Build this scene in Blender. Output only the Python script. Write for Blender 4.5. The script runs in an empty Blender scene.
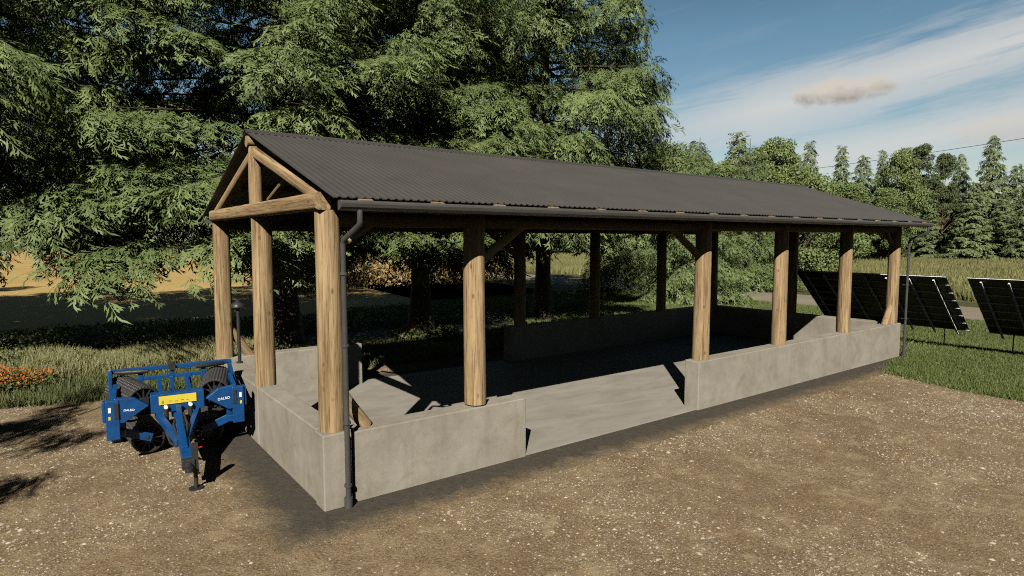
import bpy, bmesh, math, random
import numpy as np
from mathutils import Vector, Matrix

R = math.radians
random.seed(7)
rng = np.random.default_rng(11)
scene = bpy.context.scene
COL = scene.collection

# ---------------------------------------------------------------- helpers
def link(o, parent=None):
    COL.objects.link(o)
    if parent is not None:
        o.parent = parent
    return o

def tag(o, label=None, cat=None, group=None, kind=None):
    if label: o['label'] = label
    if cat: o['category'] = cat
    if group: o['group'] = group
    if kind: o['kind'] = kind
    return o

def empty(name, loc, rz=0.0, label=None, cat=None, group=None):
    o = bpy.data.objects.new(name, None)
    o.empty_display_size = 0.3
    o.location = loc
    o.rotation_euler = (0, 0, rz)
    link(o)
    return tag(o, label, cat, group)

def copy_tree(o, parent=None):
    c = o.copy()
    COL.objects.link(c)
    if parent is not None:
        c.parent = parent
    for ch in list(o.children):
        copy_tree(ch, c)
    return c

class MB:
    """collects simple shapes into one mesh"""
    def __init__(self):
        self.v = []; self.f = []; self.sm = []
    def add(self, verts, faces, smooth=False):
        b = len(self.v)
        self.v.extend([tuple(p) for p in verts])
        for f in faces:
            self.f.append([b + i for i in f]); self.sm.append(smooth)
        return self
    def box(self, c, s, rot=None, taper=None):
        hx, hy, hz = s[0] / 2, s[1] / 2, s[2] / 2
        pts = [Vector((sx * hx, sy * hy, sz * hz)) for sz in (-1, 1) for sy in (-1, 1) for sx in (-1, 1)]
        if rot is not None:
            pts = [rot @ p for p in pts]
        c = Vector(c)
        pts = [p + c for p in pts]
        return self.add(pts, [(0, 2, 3, 1), (4, 5, 7, 6), (0, 1, 5, 4), (2, 6, 7, 3), (0, 4, 6, 2), (1, 3, 7, 5)])
    def bar(self, a, b, w, h, up=(0, 0, 1)):
        a = Vector(a); b = Vector(b); d = (b - a); L = d.length; d.normalize()
        u = Vector(up)
        x = d.cross(u)
        if x.length < 1e-4: x = d.cross(Vector((1, 0, 0)))
        x.normalize(); z = x.cross(d)
        m = Matrix((x, d, z)).transposed()
        return self.box((a + b) / 2, (w, L, h), m)
    def tube(self, pts, rad, n=10, caps=True):
        pts = [Vector(p) for p in pts]
        if not hasattr(rad, '__len__'): rad = [rad] * len(pts)
        rings = []
        px = None
        for i, p in enumerate(pts):
            if i == 0: d = pts[1] - p
            elif i == len(pts) - 1: d = p - pts[i - 1]
            else: d = (pts[i + 1] - p).normalized() + (p - pts[i - 1]).normalized()
            d.normalize()
            if px is None:
                px = d.orthogonal().normalized()
            px = (px - d * px.dot(d)).normalized()
            py = d.cross(px)
            rings.append([p + (px * math.cos(2 * math.pi * k / n) + py * math.sin(2 * math.pi * k / n)) * rad[i] for k in range(n)])
        vs = [q for r in rings for q in r]
        fs = []
        for i in range(len(rings) - 1):
            for k in range(n):
                k2 = (k + 1) % n
                fs.append((i * n + k, i * n + k2, (i + 1) * n + k2, (i + 1) * n + k))
        self.add(vs, fs, True)
        if caps:
            self.add(rings[0], [tuple(reversed(range(n)))])
            self.add(rings[-1], [tuple(range(n))])
        return self
    def cyl(self, a, b, r, n=16, r2=None):
        return self.tube([a, b], [r, r if r2 is None else r2], n)
    def prism(self, poly, y0, y1, axis='y'):
        """poly = list of (x,z); extruded from y0 to y1 (axis y) or as (y,z) along x, or (x,y) along z"""
        def P(p, t):
            if axis == 'y': return (p[0], t, p[1])
            if axis == 'x': return (t, p[0], p[1])
            return (p[0], p[1], t)
        n = len(poly)
        vs = [P(p, y0) for p in poly] + [P(p, y1) for p in poly]
        fs = [tuple(range(n)), tuple(reversed(range(n, 2 * n)))]
        for i in range(n):
            j = (i + 1) % n
            fs.append((i, n + i, n + j, j))
        return self.add(vs, fs)
    def build(self, name, mat, parent=None, bevel=0.0, segs=2, fix=True):
        me = bpy.data.meshes.new(name)
        me.from_pydata(self.v, [], self.f)
        me.polygons.foreach_set('use_smooth', self.sm)
        if fix:
            bm = bmesh.new(); bm.from_mesh(me)
            bmesh.ops.recalc_face_normals(bm, faces=bm.faces)
            bm.to_mesh(me); bm.free()
        me.materials.append(mat)
        o = bpy.data.objects.new(name, me)
        link(o, parent)
        if bevel > 0:
            md = o.modifiers.new('bevel', 'BEVEL'); md.width = bevel; md.segments = segs
            md.limit_method = 'ANGLE'; md.angle_limit = R(40)
        return o

def np_mesh(name, V, Q, mat, rand=None, smooth=False, tri=False):
    """V (n,3) floats, Q (m,4) or (m,3) ints"""
    me = bpy.data.meshes.new(name)
    k = Q.shape[1]
    me.vertices.add(len(V)); me.vertices.foreach_set('co', np.ascontiguousarray(V, dtype=np.float32).ravel())
    me.loops.add(len(Q) * k); me.loops.foreach_set('vertex_index', np.ascontiguousarray(Q, dtype=np.int32).ravel())
    me.polygons.add(len(Q))
    me.polygons.foreach_set('loop_start', np.arange(len(Q), dtype=np.int32) * k)
    if smooth:
        me.polygons.foreach_set('use_smooth', np.ones(len(Q), dtype=bool))
    if rand is not None:
        at = me.attributes.new('tint', 'FLOAT', 'POINT')
        at.data.foreach_set('value', np.ascontiguousarray(rand, dtype=np.float32))
    me.update(calc_edges=True)
    me.materials.append(mat)
    return me

def mesh_obj(name, me, parent=None):
    return link(bpy.data.objects.new(name, me), parent)

# ---------------------------------------------------------------- materials
class NT:
    def __init__(self, name):
        self.m = bpy.data.materials.new(name)
        self.m.use_nodes = True
        self.t = self.m.node_tree
        self.n = self.t.nodes
        self.b = self.n['Principled BSDF']
        self.out = self.n['Material Output']
    def node(self, typ, **kw):
        nd = self.n.new(typ)
        for k, v in kw.items():
            if k.startswith('i_'):
                key = k[2:].replace('_', ' ')
                nd.inputs[key].default_value = v
            else:
                setattr(nd, k, v)
        return nd
    def L(self, a, b):
        self.t.links.new(a, b)
    def coords(self, kind='Object', scale=(1, 1, 1)):
        tc = self.node('ShaderNodeTexCoord')
        mp = self.node('ShaderNodeMapping')
        mp.inputs['Scale'].default_value = scale
        self.L(tc.outputs[kind], mp.inputs['Vector'])
        return mp.outputs['Vector']
    def world(self, scale=(1, 1, 1)):
        g = self.node('ShaderNodeNewGeometry')
        mp = self.node('ShaderNodeMapping')
        mp.inputs['Scale'].default_value = scale
        self.L(g.outputs['Position'], mp.inputs['Vector'])
        return mp.outputs['Vector']
    def noise(self, vec, scale, detail=4, rough=0.6, dist=0.0):
        nd = self.node('ShaderNodeTexNoise')
        nd.inputs['Scale'].default_value = scale
        nd.inputs['Detail'].default_value = detail
        nd.inputs['Roughness'].default_value = rough
        nd.inputs['Distortion'].default_value = dist
        self.L(vec, nd.inputs['Vector'])
        return nd.outputs['Fac']
    def ramp(self, fac, stops, interp='LINEAR'):
        nd = self.node('ShaderNodeValToRGB')
        cr = nd.color_ramp; cr.interpolation = interp
        while len(cr.elements) > len(stops): cr.elements.remove(cr.elements[-1])
        while len(cr.elements) < len(stops): cr.elements.new(1.0)
        for e, (p, c) in zip(cr.elements, stops):
            e.position = p
            e.color = (c, c, c, 1) if not hasattr(c, '__len__') else (c[0], c[1], c[2], 1)
        self.L(fac, nd.inputs['Fac'])
        return nd.outputs['Color']
    def mix(self, fac, a, b, mode='MIX'):
        nd = self.node('ShaderNodeMix', data_type='RGBA', blend_type=mode)
        for s, v in ((nd.inputs[0], fac), (nd.inputs[6], a), (nd.inputs[7], b)):
            if hasattr(v, 'links') or hasattr(v, 'is_output'):
                self.L(v, s)
            elif hasattr(v, '__len__'):
                s.default_value = (v[0], v[1], v[2], 1)
            else:
                s.default_value = v
        return nd.outputs[2]
    def math(self, op, a, b=0.0, c=0.0, clamp=False):
        nd = self.node('ShaderNodeMath', operation=op, use_clamp=clamp)
        for i, v in enumerate((a, b, c)):
            if hasattr(v, 'is_output'): self.L(v, nd.inputs[i])
            else: nd.inputs[i].default_value = v
        return nd.outputs[0]
    def color(self, c):
        if hasattr(c, 'is_output'): self.L(c, self.b.inputs['Base Color'])
        else: self.b.inputs['Base Color'].default_value = (c[0], c[1], c[2], 1)
    def rough(self, r):
        if hasattr(r, 'is_output'): self.L(r, self.b.inputs['Roughness'])
        else: self.b.inputs['Roughness'].default_value = r
    def bump(self, h, strength=0.4, dist=0.02):
        nd = self.node('ShaderNodeBump')
        nd.inputs['Strength'].default_value = strength
        nd.inputs['Distance'].default_value = dist
        self.L(h, nd.inputs['Height'])
        self.L(nd.outputs['Normal'], self.b.inputs['Normal'])
    def spec(self, v):
        self.b.inputs['Specular IOR Level'].default_value = v

def mat_plain(name, col, rough=0.5, metal=0.0, var=0.25, scale=6.0, bump=0.0, spec=0.5):
    m = NT(name)
    v = m.coords('Object')
    n1 = m.noise(v, scale, 6, 0.65)
    c = [x for x in col]
    lo = [x * (1 - var) for x in c]; hi = [min(1, x * (1 + var)) for x in c]
    m.color(m.ramp(n1, [(0.3, lo), (0.7, hi)]))
    m.rough(m.ramp(m.noise(v, scale * 2.3, 4), [(0.3, max(0, rough - 0.12)), (0.7, min(1, rough + 0.12))]))
    m.b.inputs['Metallic'].default_value = metal
    m.spec(spec)
    if bump: m.bump(m.noise(v, scale * 6, 4), bump, 0.01)
    return m.m

def mat_gravel():
    m = NT('gravel_mat')
    v = m.world()
    big = m.noise(v, 0.35, 5, 0.6)
    mid = m.noise(v, 2.2, 6, 0.7)
    fine = m.noise(v, 26, 4, 0.75)
    base = m.ramp(big, [(0.3, (0.172, 0.120, 0.066)), (0.52, (0.242, 0.176, 0.102)), (0.72, (0.312, 0.238, 0.142))])
    base = m.mix(m.ramp(mid, [(0.35, 0.0), (0.7, 0.8)]), base, (0.135, 0.090, 0.050))
    base = m.mix(m.ramp(fine, [(0.46, 0.0), (0.66, 0.8)]), base, (0.37, 0.285, 0.17))
    base = m.mix(m.ramp(m.noise(v, 42, 3, 0.8), [(0.36, 0.9), (0.50, 0.0)]), base, (0.070, 0.048, 0.028))
    base = m.mix(m.ramp(m.noise(m.world((1.0, 1.0, 1.0)), 1.7, 8, 0.78, 0.8), [(0.50, 0.0), (0.66, 0.65)]), base, (0.40, 0.315, 0.19))
    # reddish brown worn patches
    base = m.mix(m.ramp(m.noise(v, 0.9, 5, 0.7), [(0.55, 0.0), (0.75, 0.55)]), base, (0.20, 0.115, 0.055))
    # light flint chips
    vo = m.node('ShaderNodeTexVoronoi', feature='F1')
    vo.inputs['Scale'].default_value = 24
    m.L(v, vo.inputs['Vector'])
    chip = m.ramp(vo.outputs['Distance'], [(0.24, 1.0), (0.34, 0.0)])
    sep = m.node('ShaderNodeSeparateColor'); m.L(vo.outputs['Color'], sep.inputs[0])
    pick = m.math('GREATER_THAN', sep.outputs[0], 0.6)
    patch = m.ramp(m.noise(v, 0.7, 4, 0.65), [(0.42, 0.15), (0.62, 1.0)])
    cf = m.math('MULTIPLY', m.math('MULTIPLY', chip, pick), patch)
    base = m.mix(cf, base, m.ramp(sep.outputs[1], [(0.0, (0.30, 0.24, 0.165)), (1.0, (0.60, 0.54, 0.44))]))
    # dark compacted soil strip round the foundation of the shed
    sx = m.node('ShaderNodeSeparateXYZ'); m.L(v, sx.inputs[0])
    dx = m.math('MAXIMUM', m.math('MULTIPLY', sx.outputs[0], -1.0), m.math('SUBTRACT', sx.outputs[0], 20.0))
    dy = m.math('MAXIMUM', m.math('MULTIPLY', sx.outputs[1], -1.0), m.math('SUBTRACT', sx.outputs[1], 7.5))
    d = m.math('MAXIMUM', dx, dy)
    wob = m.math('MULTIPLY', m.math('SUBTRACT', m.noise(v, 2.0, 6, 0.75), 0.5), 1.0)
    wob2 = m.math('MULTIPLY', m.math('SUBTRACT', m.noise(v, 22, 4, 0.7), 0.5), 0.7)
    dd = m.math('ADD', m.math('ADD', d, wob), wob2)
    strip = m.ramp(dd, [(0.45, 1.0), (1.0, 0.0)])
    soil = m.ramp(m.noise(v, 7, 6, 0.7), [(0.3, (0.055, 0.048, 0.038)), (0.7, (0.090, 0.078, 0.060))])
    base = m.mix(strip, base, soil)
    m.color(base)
    m.rough(0.95); m.spec(0.15)
    hb = m.math('ADD', m.math('MULTIPLY', fine, 0.6), m.math('MULTIPLY', cf, 0.5))
    hb = m.math('ADD', hb, m.math('MULTIPLY', mid, 0.8))
    m.bump(hb, 0.7, 0.04)
    return m.m

def mat_concrete():
    m = NT('concrete_mat')
    v = m.world()
    a = m.noise(v, 1.3, 7, 0.68, 0.3)
    b = m.noise(v, 5.0, 6, 0.7)
    c = m.ramp(a, [(0.28, (0.215, 0.190, 0.150)), (0.5, (0.290, 0.262, 0.215)), (0.72, (0.345, 0.315, 0.262))])
    c = m.mix(m.ramp(b, [(0.5, 0.0), (0.78, 0.45)]), c, (0.195, 0.185, 0.105))
    st = m.noise(m.world((3.2, 3.2, 0.35)), 2.0, 5, 0.7)
    c = m.mix(m.ramp(st, [(0.52, 0.0), (0.74, 0.32)]), c, (0.17, 0.150, 0.112))
    c = m.mix(m.ramp(m.noise(v, 2.4, 8, 0.72, 0.5), [(0.52, 0.0), (0.70, 0.55)]), c, (0.185, 0.165, 0.115))
    pit = m.noise(v, 70, 2, 0.6)
    c = m.mix(m.ramp(pit, [(0.30, 0.5), (0.40, 0.0)]), c, (0.15, 0.135, 0.11))
    m.color(c)
    m.rough(0.88); m.spec(0.25)
    m.bump(m.math('ADD', m.noise(v, 18, 6, 0.7), m.math('MULTIPLY', pit, 0.4)), 0.18, 0.02)
    return m.m

def mat_floor():
    m = NT('floor_mat')
    v = m.world()
    a = m.noise(m.world((0.6, 1.6, 1)), 1.1, 7, 0.68, 0.6)
    c = m.ramp(a, [(0.28, (0.225, 0.200, 0.165)), (0.5, (0.285, 0.260, 0.220)), (0.72, (0.335, 0.308, 0.262))])
    c = m.mix(m.ramp(m.noise(v, 6, 5, 0.7), [(0.55, 0.0), (0.8, 0.4)]), c, (0.20, 0.175, 0.14))
    m.color(c); m.rough(0.85); m.spec(0.25)
    m.bump(m.noise(v, 22, 5, 0.7), 0.12, 0.02)
    return m.m

def mat_wood(name='log_wood', c0=(0.105, 0.062, 0.028), c1=(0.265, 0.180, 0.092), c2=(0.43, 0.310, 0.172)):
    m = NT(name)
    oi = m.node('ShaderNodeObjectInfo')
    tc = m.node('ShaderNodeTexCoord')
    add = m.node('ShaderNodeVectorMath', operation='ADD')
    sc = m.node('ShaderNodeVectorMath', operation='SCALE'); sc.inputs['Scale'].default_value = 37.0
    m.L(oi.outputs['Random'], sc.inputs[0])
    m.L(tc.outputs['Object'], add.inputs[0]); m.L(sc.outputs[0], add.inputs[1])
    mp = m.node('ShaderNodeMapping'); mp.inputs['Scale'].default_value = (11, 11, 0.55)
    m.L(add.outputs[0], mp.inputs['Vector'])
    grain = m.noise(mp.outputs[0], 1.0, 8, 0.72, 0.5)
    mp2 = m.node('ShaderNodeMapping'); mp2.inputs['Scale'].default_value = (34, 34, 1.1)
    m.L(add.outputs[0], mp2.inputs['Vector'])
    fine = m.noise(mp2.outputs[0], 1.0, 5, 0.7)
    c = m.ramp(grain, [(0.32, c0), (0.46, c1), (0.66, c2)])
    c = m.mix(m.ramp(fine, [(0.36, 0.75), (0.48, 0.0)]), c, tuple(x * 0.6 for x in c0))
    kn = m.noise(add.outputs[0], 2.6, 4, 0.6)
    c = m.mix(m.ramp(kn, [(0.60, 0.0), (0.78, 0.6)]), c, (0.20, 0.11, 0.048))
    # knots
    mp3 = m.node('ShaderNodeMapping'); mp3.inputs['Scale'].default_value = (4.5, 4.5, 2.2)
    m.L(add.outputs[0], mp3.inputs['Vector'])
    vo = m.node('ShaderNodeTexVoronoi'); vo.inputs['Scale'].default_value = 1.0
    m.L(mp3.outputs[0], vo.inputs['Vector'])
    c = m.mix(m.ramp(vo.outputs['Distance'], [(0.06, 0.7), (0.13, 0.0)]), c, (0.09, 0.045, 0.02))
    m.color(c); m.rough(0.78); m.spec(0.25)
    m.bump(m.math('ADD', grain, m.math('MULTIPLY', fine, 0.5)), 0.45, 0.02)
    return m.m

def mat_leaf(name, dark, light, trans=0.25, rough=0.55):
    m = NT(name)
    at = m.node('ShaderNodeAttribute', attribute_name='tint')
    oi = m.node('ShaderNodeObjectInfo')
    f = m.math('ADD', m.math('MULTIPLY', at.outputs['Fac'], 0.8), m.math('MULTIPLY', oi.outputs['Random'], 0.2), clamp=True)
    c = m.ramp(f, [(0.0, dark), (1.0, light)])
    m.color(c); m.rough(rough); m.spec(0.3)
    tr = m.node('ShaderNodeBsdfTranslucent')
    m.L(m.mix(0.5, c, (0.14, 0.19, 0.03)), tr.inputs['Color'])
    ms = m.node('ShaderNodeMixShader'); ms.inputs[0].default_value = trans
    m.L(m.b.outputs[0], ms.inputs[1]); m.L(tr.outputs[0], ms.inputs[2])
    m.L(ms.outputs[0], m.out.inputs['Surface'])
    return m.m

def mat_ground(name, stops, scale=0.5, fine=14.0, bump=0.5):
    m = NT(name)
    v = m.world()
    a = m.noise(v, scale, 7, 0.68)
    b = m.noise(v, fine, 5, 0.72)
    c = m.ramp(a, stops)
    dark = tuple(x * 0.5 for x in stops[0][1])
    c = m.mix(m.ramp(b, [(0.38, 0.75), (0.58, 0.0)]), c, dark)
    m.color(c); m.rough(0.95); m.spec(0.1)
    m.bump(b, bump, 0.05)
    return m.m

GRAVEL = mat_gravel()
CONC = mat_concrete()
FLOORM = mat_floor()
WOOD = mat_wood()
WOODD = mat_wood('rough_timber', (0.09, 0.055, 0.028), (0.2, 0.135, 0.075), (0.28, 0.195, 0.11))
ROOFM = mat_plain('roof_metal', (0.066, 0.062, 0.057), 0.55, 0.0, 0.10, 0.6, 0.0, 0.3)
GUTM = mat_plain('gutter_metal', (0.080, 0.076, 0.070), 0.42, 0.0, 0.12, 3.0)
PIPEM = mat_plain('pipe_metal', (0.060, 0.060, 0.060), 0.42, 0.0, 0.15, 4.0)
BLUE = mat_plain('blue_paint', (0.004, 0.054, 0.180), 0.36, 0.0, 0.22, 7.0, 0.03)
BLACK = mat_plain('black_iron', (0.022, 0.022, 0.022), 0.5, 0.0, 0.3, 9.0, 0.1)
RING = mat_plain('ring_iron', (0.024, 0.023, 0.023), 0.6, 0.1, 0.35, 9.0, 0.15)
YELLOW = mat_plain('yellow_sticker', (0.62, 0.50, 0.05), 0.5, 0.0, 0.08, 5.0)
WHITE = mat_plain('white_marking', (0.75, 0.75, 0.73), 0.5, 0.0, 0.06, 5.0)
REDM = mat_plain('red_handle', (0.5, 0.03, 0.02), 0.45, 0.0, 0.1, 5.0)
RUBBER = mat_plain('black_rubber', (0.02, 0.02, 0.02), 0.8, 0.0, 0.3, 12.0, 0.2)
PANELM = mat_plain('panel_backing', (0.012, 0.012, 0.014), 0.5, 0.0, 0.2, 3.0)
CELLM = mat_plain('panel_glass', (0.010, 0.014, 0.035), 0.15, 0.0, 0.2, 2.0)
RAILM = mat_plain('panel_rail', (0.72, 0.72, 0.72), 0.45, 0.0, 0.2, 4.0)
BARK = mat_wood('bark', (0.030, 0.024, 0.019), (0.075, 0.060, 0.047), (0.13, 0.108, 0.088))
PINEBARK = mat_wood('pine_bark', (0.06, 0.038, 0.024), (0.13, 0.080, 0.048), (0.19, 0.125, 0.08))
PALEBARK = mat_wood('pale_bark', (0.09, 0.085, 0.075), (0.2, 0.19, 0.165), (0.30, 0.285, 0.25))
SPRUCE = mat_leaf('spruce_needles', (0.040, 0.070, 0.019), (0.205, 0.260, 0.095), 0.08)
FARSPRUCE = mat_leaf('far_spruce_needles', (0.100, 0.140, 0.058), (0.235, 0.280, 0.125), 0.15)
LEAFG = mat_leaf('broad_leaves', (0.120, 0.170, 0.055), (0.240, 0.295, 0.110), 0.25)
LEAFD = mat_leaf('dark_leaves', (0.065, 0.095, 0.036), (0.150, 0.180, 0.075), 0.2)
GRASSM = mat_leaf('lawn_grass', (0.090, 0.118, 0.030), (0.165, 0.195, 0.066), 0.2)
TALLG = mat_leaf('tall_grass', (0.22, 0.22, 0.085), (0.46, 0.44, 0.22), 0.25)
WEEDM = mat_leaf('weed_leaves', (0.060, 0.085, 0.025), (0.19, 0.205, 0.085), 0.25)
ORANGEF = mat_leaf('orange_flowers', (0.30, 0.060, 0.010), (0.62, 0.20, 0.035), 0.25)
CROPM = mat_leaf('crop_leaves', (0.135, 0.145, 0.050), (0.29, 0.27, 0.115), 0.2)
DRYM = mat_leaf('dry_leaves', (0.20, 0.125, 0.045), (0.46, 0.33, 0.15), 0.2)
STONEM = mat_leaf('stone_chips', (0.19, 0.148, 0.098), (0.54, 0.475, 0.37), 0.0, 0.9)
ROADM = mat_ground('road_mat', [(0.3, (0.25, 0.215, 0.160)), (0.7, (0.34, 0.295, 0.225))], 0.4, 20, 0.2)
LAWNM = mat_ground('lawn_mat', [(0.3, (0.065, 0.085, 0.022)), (0.7, (0.12, 0.14, 0.045))], 0.5, 9)
STRAWM = mat_ground('straw_mat', [(0.3, (0.46, 0.315, 0.110)), (0.7, (0.62, 0.445, 0.180))], 0.12, 5, 0.3)
CROPG = mat_ground('crop_soil', [(0.3, (0.10, 0.105, 0.04)), (0.7, (0.17, 0.16, 0.07))], 0.2, 4)
VERGEM = mat_ground('verge_mat', [(0.3, (0.06, 0.07, 0.025)), (0.7, (0.13, 0.12, 0.055))], 0.4, 6)

# ---------------------------------------------------------------- sun, sky, camera
SUN_TO = Vector((-0.945, -1.03, 1.0)).normalized()
sd = bpy.data.lights.new('sun', 'SUN'); sd.energy = 5.0; sd.angle = R(0.4); sd.color = (1.0, 0.945, 0.85)
so = bpy.data.objects.new('sun', sd); link(so)
so.rotation_euler = (-SUN_TO).to_track_quat('-Z', 'Y').to_euler()
so.location = (-30, -30, 40)

w = bpy.data.worlds.new('World'); scene.world = w; w.use_nodes = True
wt = w.node_tree; wn = wt.nodes
bg = wn['Background']; bg.inputs['Strength'].default_value = 0.05
sky = wn.new('ShaderNodeTexSky'); sky.sky_type = 'NISHITA'; sky.sun_disc = False
sky.sun_elevation = math.asin(SUN_TO.z)
sky.sun_rotation = math.atan2(SUN_TO.x, SUN_TO.y)
sky.air_density = 1.0; sky.dust_density = 0.6; sky.ozone_density = 2.0

def wmath(op, a, b=0.0, c=0.0, clamp=False):
    nd = wn.new('ShaderNodeMath'); nd.operation = op; nd.use_clamp = clamp
    for i, v in enumerate((a, b, c)):
        if hasattr(v, 'is_output'): wt.links.new(v, nd.inputs[i])
        else: nd.inputs[i].default_value = v
    return nd.outputs[0]
def wramp(fac, stops):
    nd = wn.new('ShaderNodeValToRGB'); cr = nd.color_ramp
    while len(cr.elements) < len(stops): cr.elements.new(1.0)
    for e, (p, c) in zip(cr.elements, stops):
        e.position = p; e.color = (c, c, c, 1) if not hasattr(c, '__len__') else (*c, 1)
    wt.links.new(fac, nd.inputs['Fac']); return nd.outputs['Color']
def wmix(f, a, b):
    nd = wn.new('ShaderNodeMix'); nd.data_type = 'RGBA'
    for s, v in ((nd.inputs[0], f), (nd.inputs[6], a), (nd.inputs[7], b)):
        if hasattr(v, 'is_output'): wt.links.new(v, s)
        else: s.default_value = (*v, 1) if hasattr(v, '__len__') else v
    return nd.outputs[2]
tc = wn.new('ShaderNodeTexCoord')
sep = wn.new('ShaderNodeSeparateXYZ'); wt.links.new(tc.outputs['Generated'], sep.inputs[0])
away = wmath('ADD', wmath('MULTIPLY', sep.outputs[0], 0.676), wmath('MULTIPLY', sep.outputs[1], 0.737))
az = wmath('ARCTAN2', sep.outputs[1], sep.outputs[0])          # compass angle of the sky point
el = wmath('ARCSINE', sep.outputs[2])                          # its height
def skynoise(su, sv, rot, scale, detail, rough, dist=0.0, w4=0.0):
    cb = wn.new('ShaderNodeCombineXYZ')
    u = wmath('ADD', wmath('MULTIPLY', az, math.cos(rot)), wmath('MULTIPLY', el, math.sin(rot)))
    v = wmath('ADD', wmath('MULTIPLY', az, -math.sin(rot)), wmath('MULTIPLY', el, math.cos(rot)))
    wt.links.new(wmath('MULTIPLY', u, su), cb.inputs[0]); wt.links.new(wmath('MULTIPLY', v, sv), cb.inputs[1])
    cb.inputs[2].default_value = w4
    nz = wn.new('ShaderNodeTexNoise'); nz.inputs['Scale'].default_value = scale
    nz.inputs['Detail'].default_value = detail; nz.inputs['Roughness'].default_value = rough
    nz.inputs['Distortion'].default_value = dist
    wt.links.new(cb.outputs[0], nz.inputs['Vector']); return nz.outputs['Fac'], v
# high streaky veil, its bands climbing to the right (smaller compass angle)
CIR = R(-10)
nA, vv = skynoise(1.0, 5.0, CIR, 3.2, 9, 0.62, 0.25, 3.1)
nB, _ = skynoise(2.0, 20.0, R(-9), 2.6, 9, 0.68, 0.6, 7.7)
cir = wmath('ADD', wmath('MULTIPLY', nA, 0.5), wmath('MULTIPLY', nB, 0.5))
def band(center, width):
    return wmath('SUBTRACT', 1.0, wmath('MULTIPLY', wmath('ABSOLUTE', wmath('SUBTRACT', vv, center)), 1.0 / width), clamp=True)
VB = {}
import builtins
# two bands: the upper bright one and a lower one over the tree line
def el_az(px, py):
    f = 614.0; p = R(4.5628); H = 53.1546
    r = px - 512.0; u = -(py - 288.0)
    fw = f * math.cos(p) + u * math.sin(p); up = u * math.cos(p) - f * math.sin(p)
    a = R(H) - math.atan2(r, fw)
    return a, math.atan2(up, math.hypot(r, fw))
def vof(px, py):
    a, e = el_az(px, py)
    return -math.sin(CIR) * a + math.cos(CIR) * e
b1 = band(vof(900, 74), 0.075)
b2 = band(vof(940, 134), 0.055)
bands = wmath('MAXIMUM', b1, wmath('MULTIPLY', b2, 0.9))
fade = wmath('MULTIPLY', wmath('SUBTRACT', R(49), az), 3.2, clamp=True)      # thins out towards the left
cmask = wmath('MULTIPLY', wramp(wmath('ADD', cir, wmath('MULTIPLY', bands, 0.22)), [(0.495, 0.0), (0.65, 1.0)]), wmath('ADD', wmath('MULTIPLY', bands, 0.85), 0.12))
cmask = wmath('MULTIPLY', wmath('MULTIPLY', cmask, fade), wmath('MULTIPLY', wmath('SUBTRACT', away, 0.2), 3.0, clamp=True))
low = wmath('MULTIPLY', wramp(el, [(0.0, 0.70), (0.20, 0.0)]), wmath('MULTIPLY', wmath('SUBTRACT', away, 0.2), 3.0, clamp=True))                                   # pale veil low over the horizon
cmask = wmath('MAXIMUM', cmask, wmath('MULTIPLY', low, wramp(nA, [(0.3, 0.35), (0.7, 1.0)])))
CLOUDC = (9.8, 9.8, 9.5)
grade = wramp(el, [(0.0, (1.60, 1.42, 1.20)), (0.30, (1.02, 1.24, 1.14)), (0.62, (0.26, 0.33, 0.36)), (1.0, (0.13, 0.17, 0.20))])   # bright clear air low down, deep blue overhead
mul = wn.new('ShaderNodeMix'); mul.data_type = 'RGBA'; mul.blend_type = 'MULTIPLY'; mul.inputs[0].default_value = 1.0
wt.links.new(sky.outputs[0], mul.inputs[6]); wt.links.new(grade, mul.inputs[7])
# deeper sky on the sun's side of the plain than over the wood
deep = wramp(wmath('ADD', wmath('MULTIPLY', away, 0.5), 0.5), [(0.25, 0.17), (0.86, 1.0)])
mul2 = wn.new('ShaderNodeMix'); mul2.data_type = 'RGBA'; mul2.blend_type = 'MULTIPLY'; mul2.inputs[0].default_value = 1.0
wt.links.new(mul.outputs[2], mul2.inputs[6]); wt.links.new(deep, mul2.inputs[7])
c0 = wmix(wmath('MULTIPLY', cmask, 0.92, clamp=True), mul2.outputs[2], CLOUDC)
# small puffy clouds with a flat warm-grey base
def puff(c0, px, py, wx, wy, dark, w4, opac):
    a0, e0 = el_az(px, py)
    n, _ = skynoise(1, 1, 0.0, 26, 6, 0.6, 0.2, w4)
    du = wmath('DIVIDE', wmath('SUBTRACT', az, a0), wx)
    dv = wmath('DIVIDE', wmath('SUBTRACT', el, e0), wy)
    d = wmath('SQRT', wmath('ADD', wmath('MULTIPLY', du, du), wmath('MULTIPLY', dv, dv)))
    d = wmath('ADD', d, wmath('MULTIPLY', wmath('SUBTRACT', n, 0.5), 1.3))
    mk = wmath('MULTIPLY', wramp(d, [(0.55, 1.0), (0.95, 0.0)]), opac)
    colr = wmix(wramp(wmath('ADD', wmath('MULTIPLY', dv, 0.5), wmath('ADD', n, 0.0)), [(0.12, 0.0), (0.62, 1.0)]), dark, (9.6, 8.9, 7.9))
    return wmix(mk, c0, colr)
c0 = puff(c0, 838, 90, 0.088, 0.021, (5.0, 4.5, 3.9), 1.0, 0.95)
c0 = puff(c0, 1000, 130, 0.06, 0.022, (8.3, 7.8, 7.2), 5.0, 0.5)
wt.links.new(c0, bg.inputs['Color'])

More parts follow.
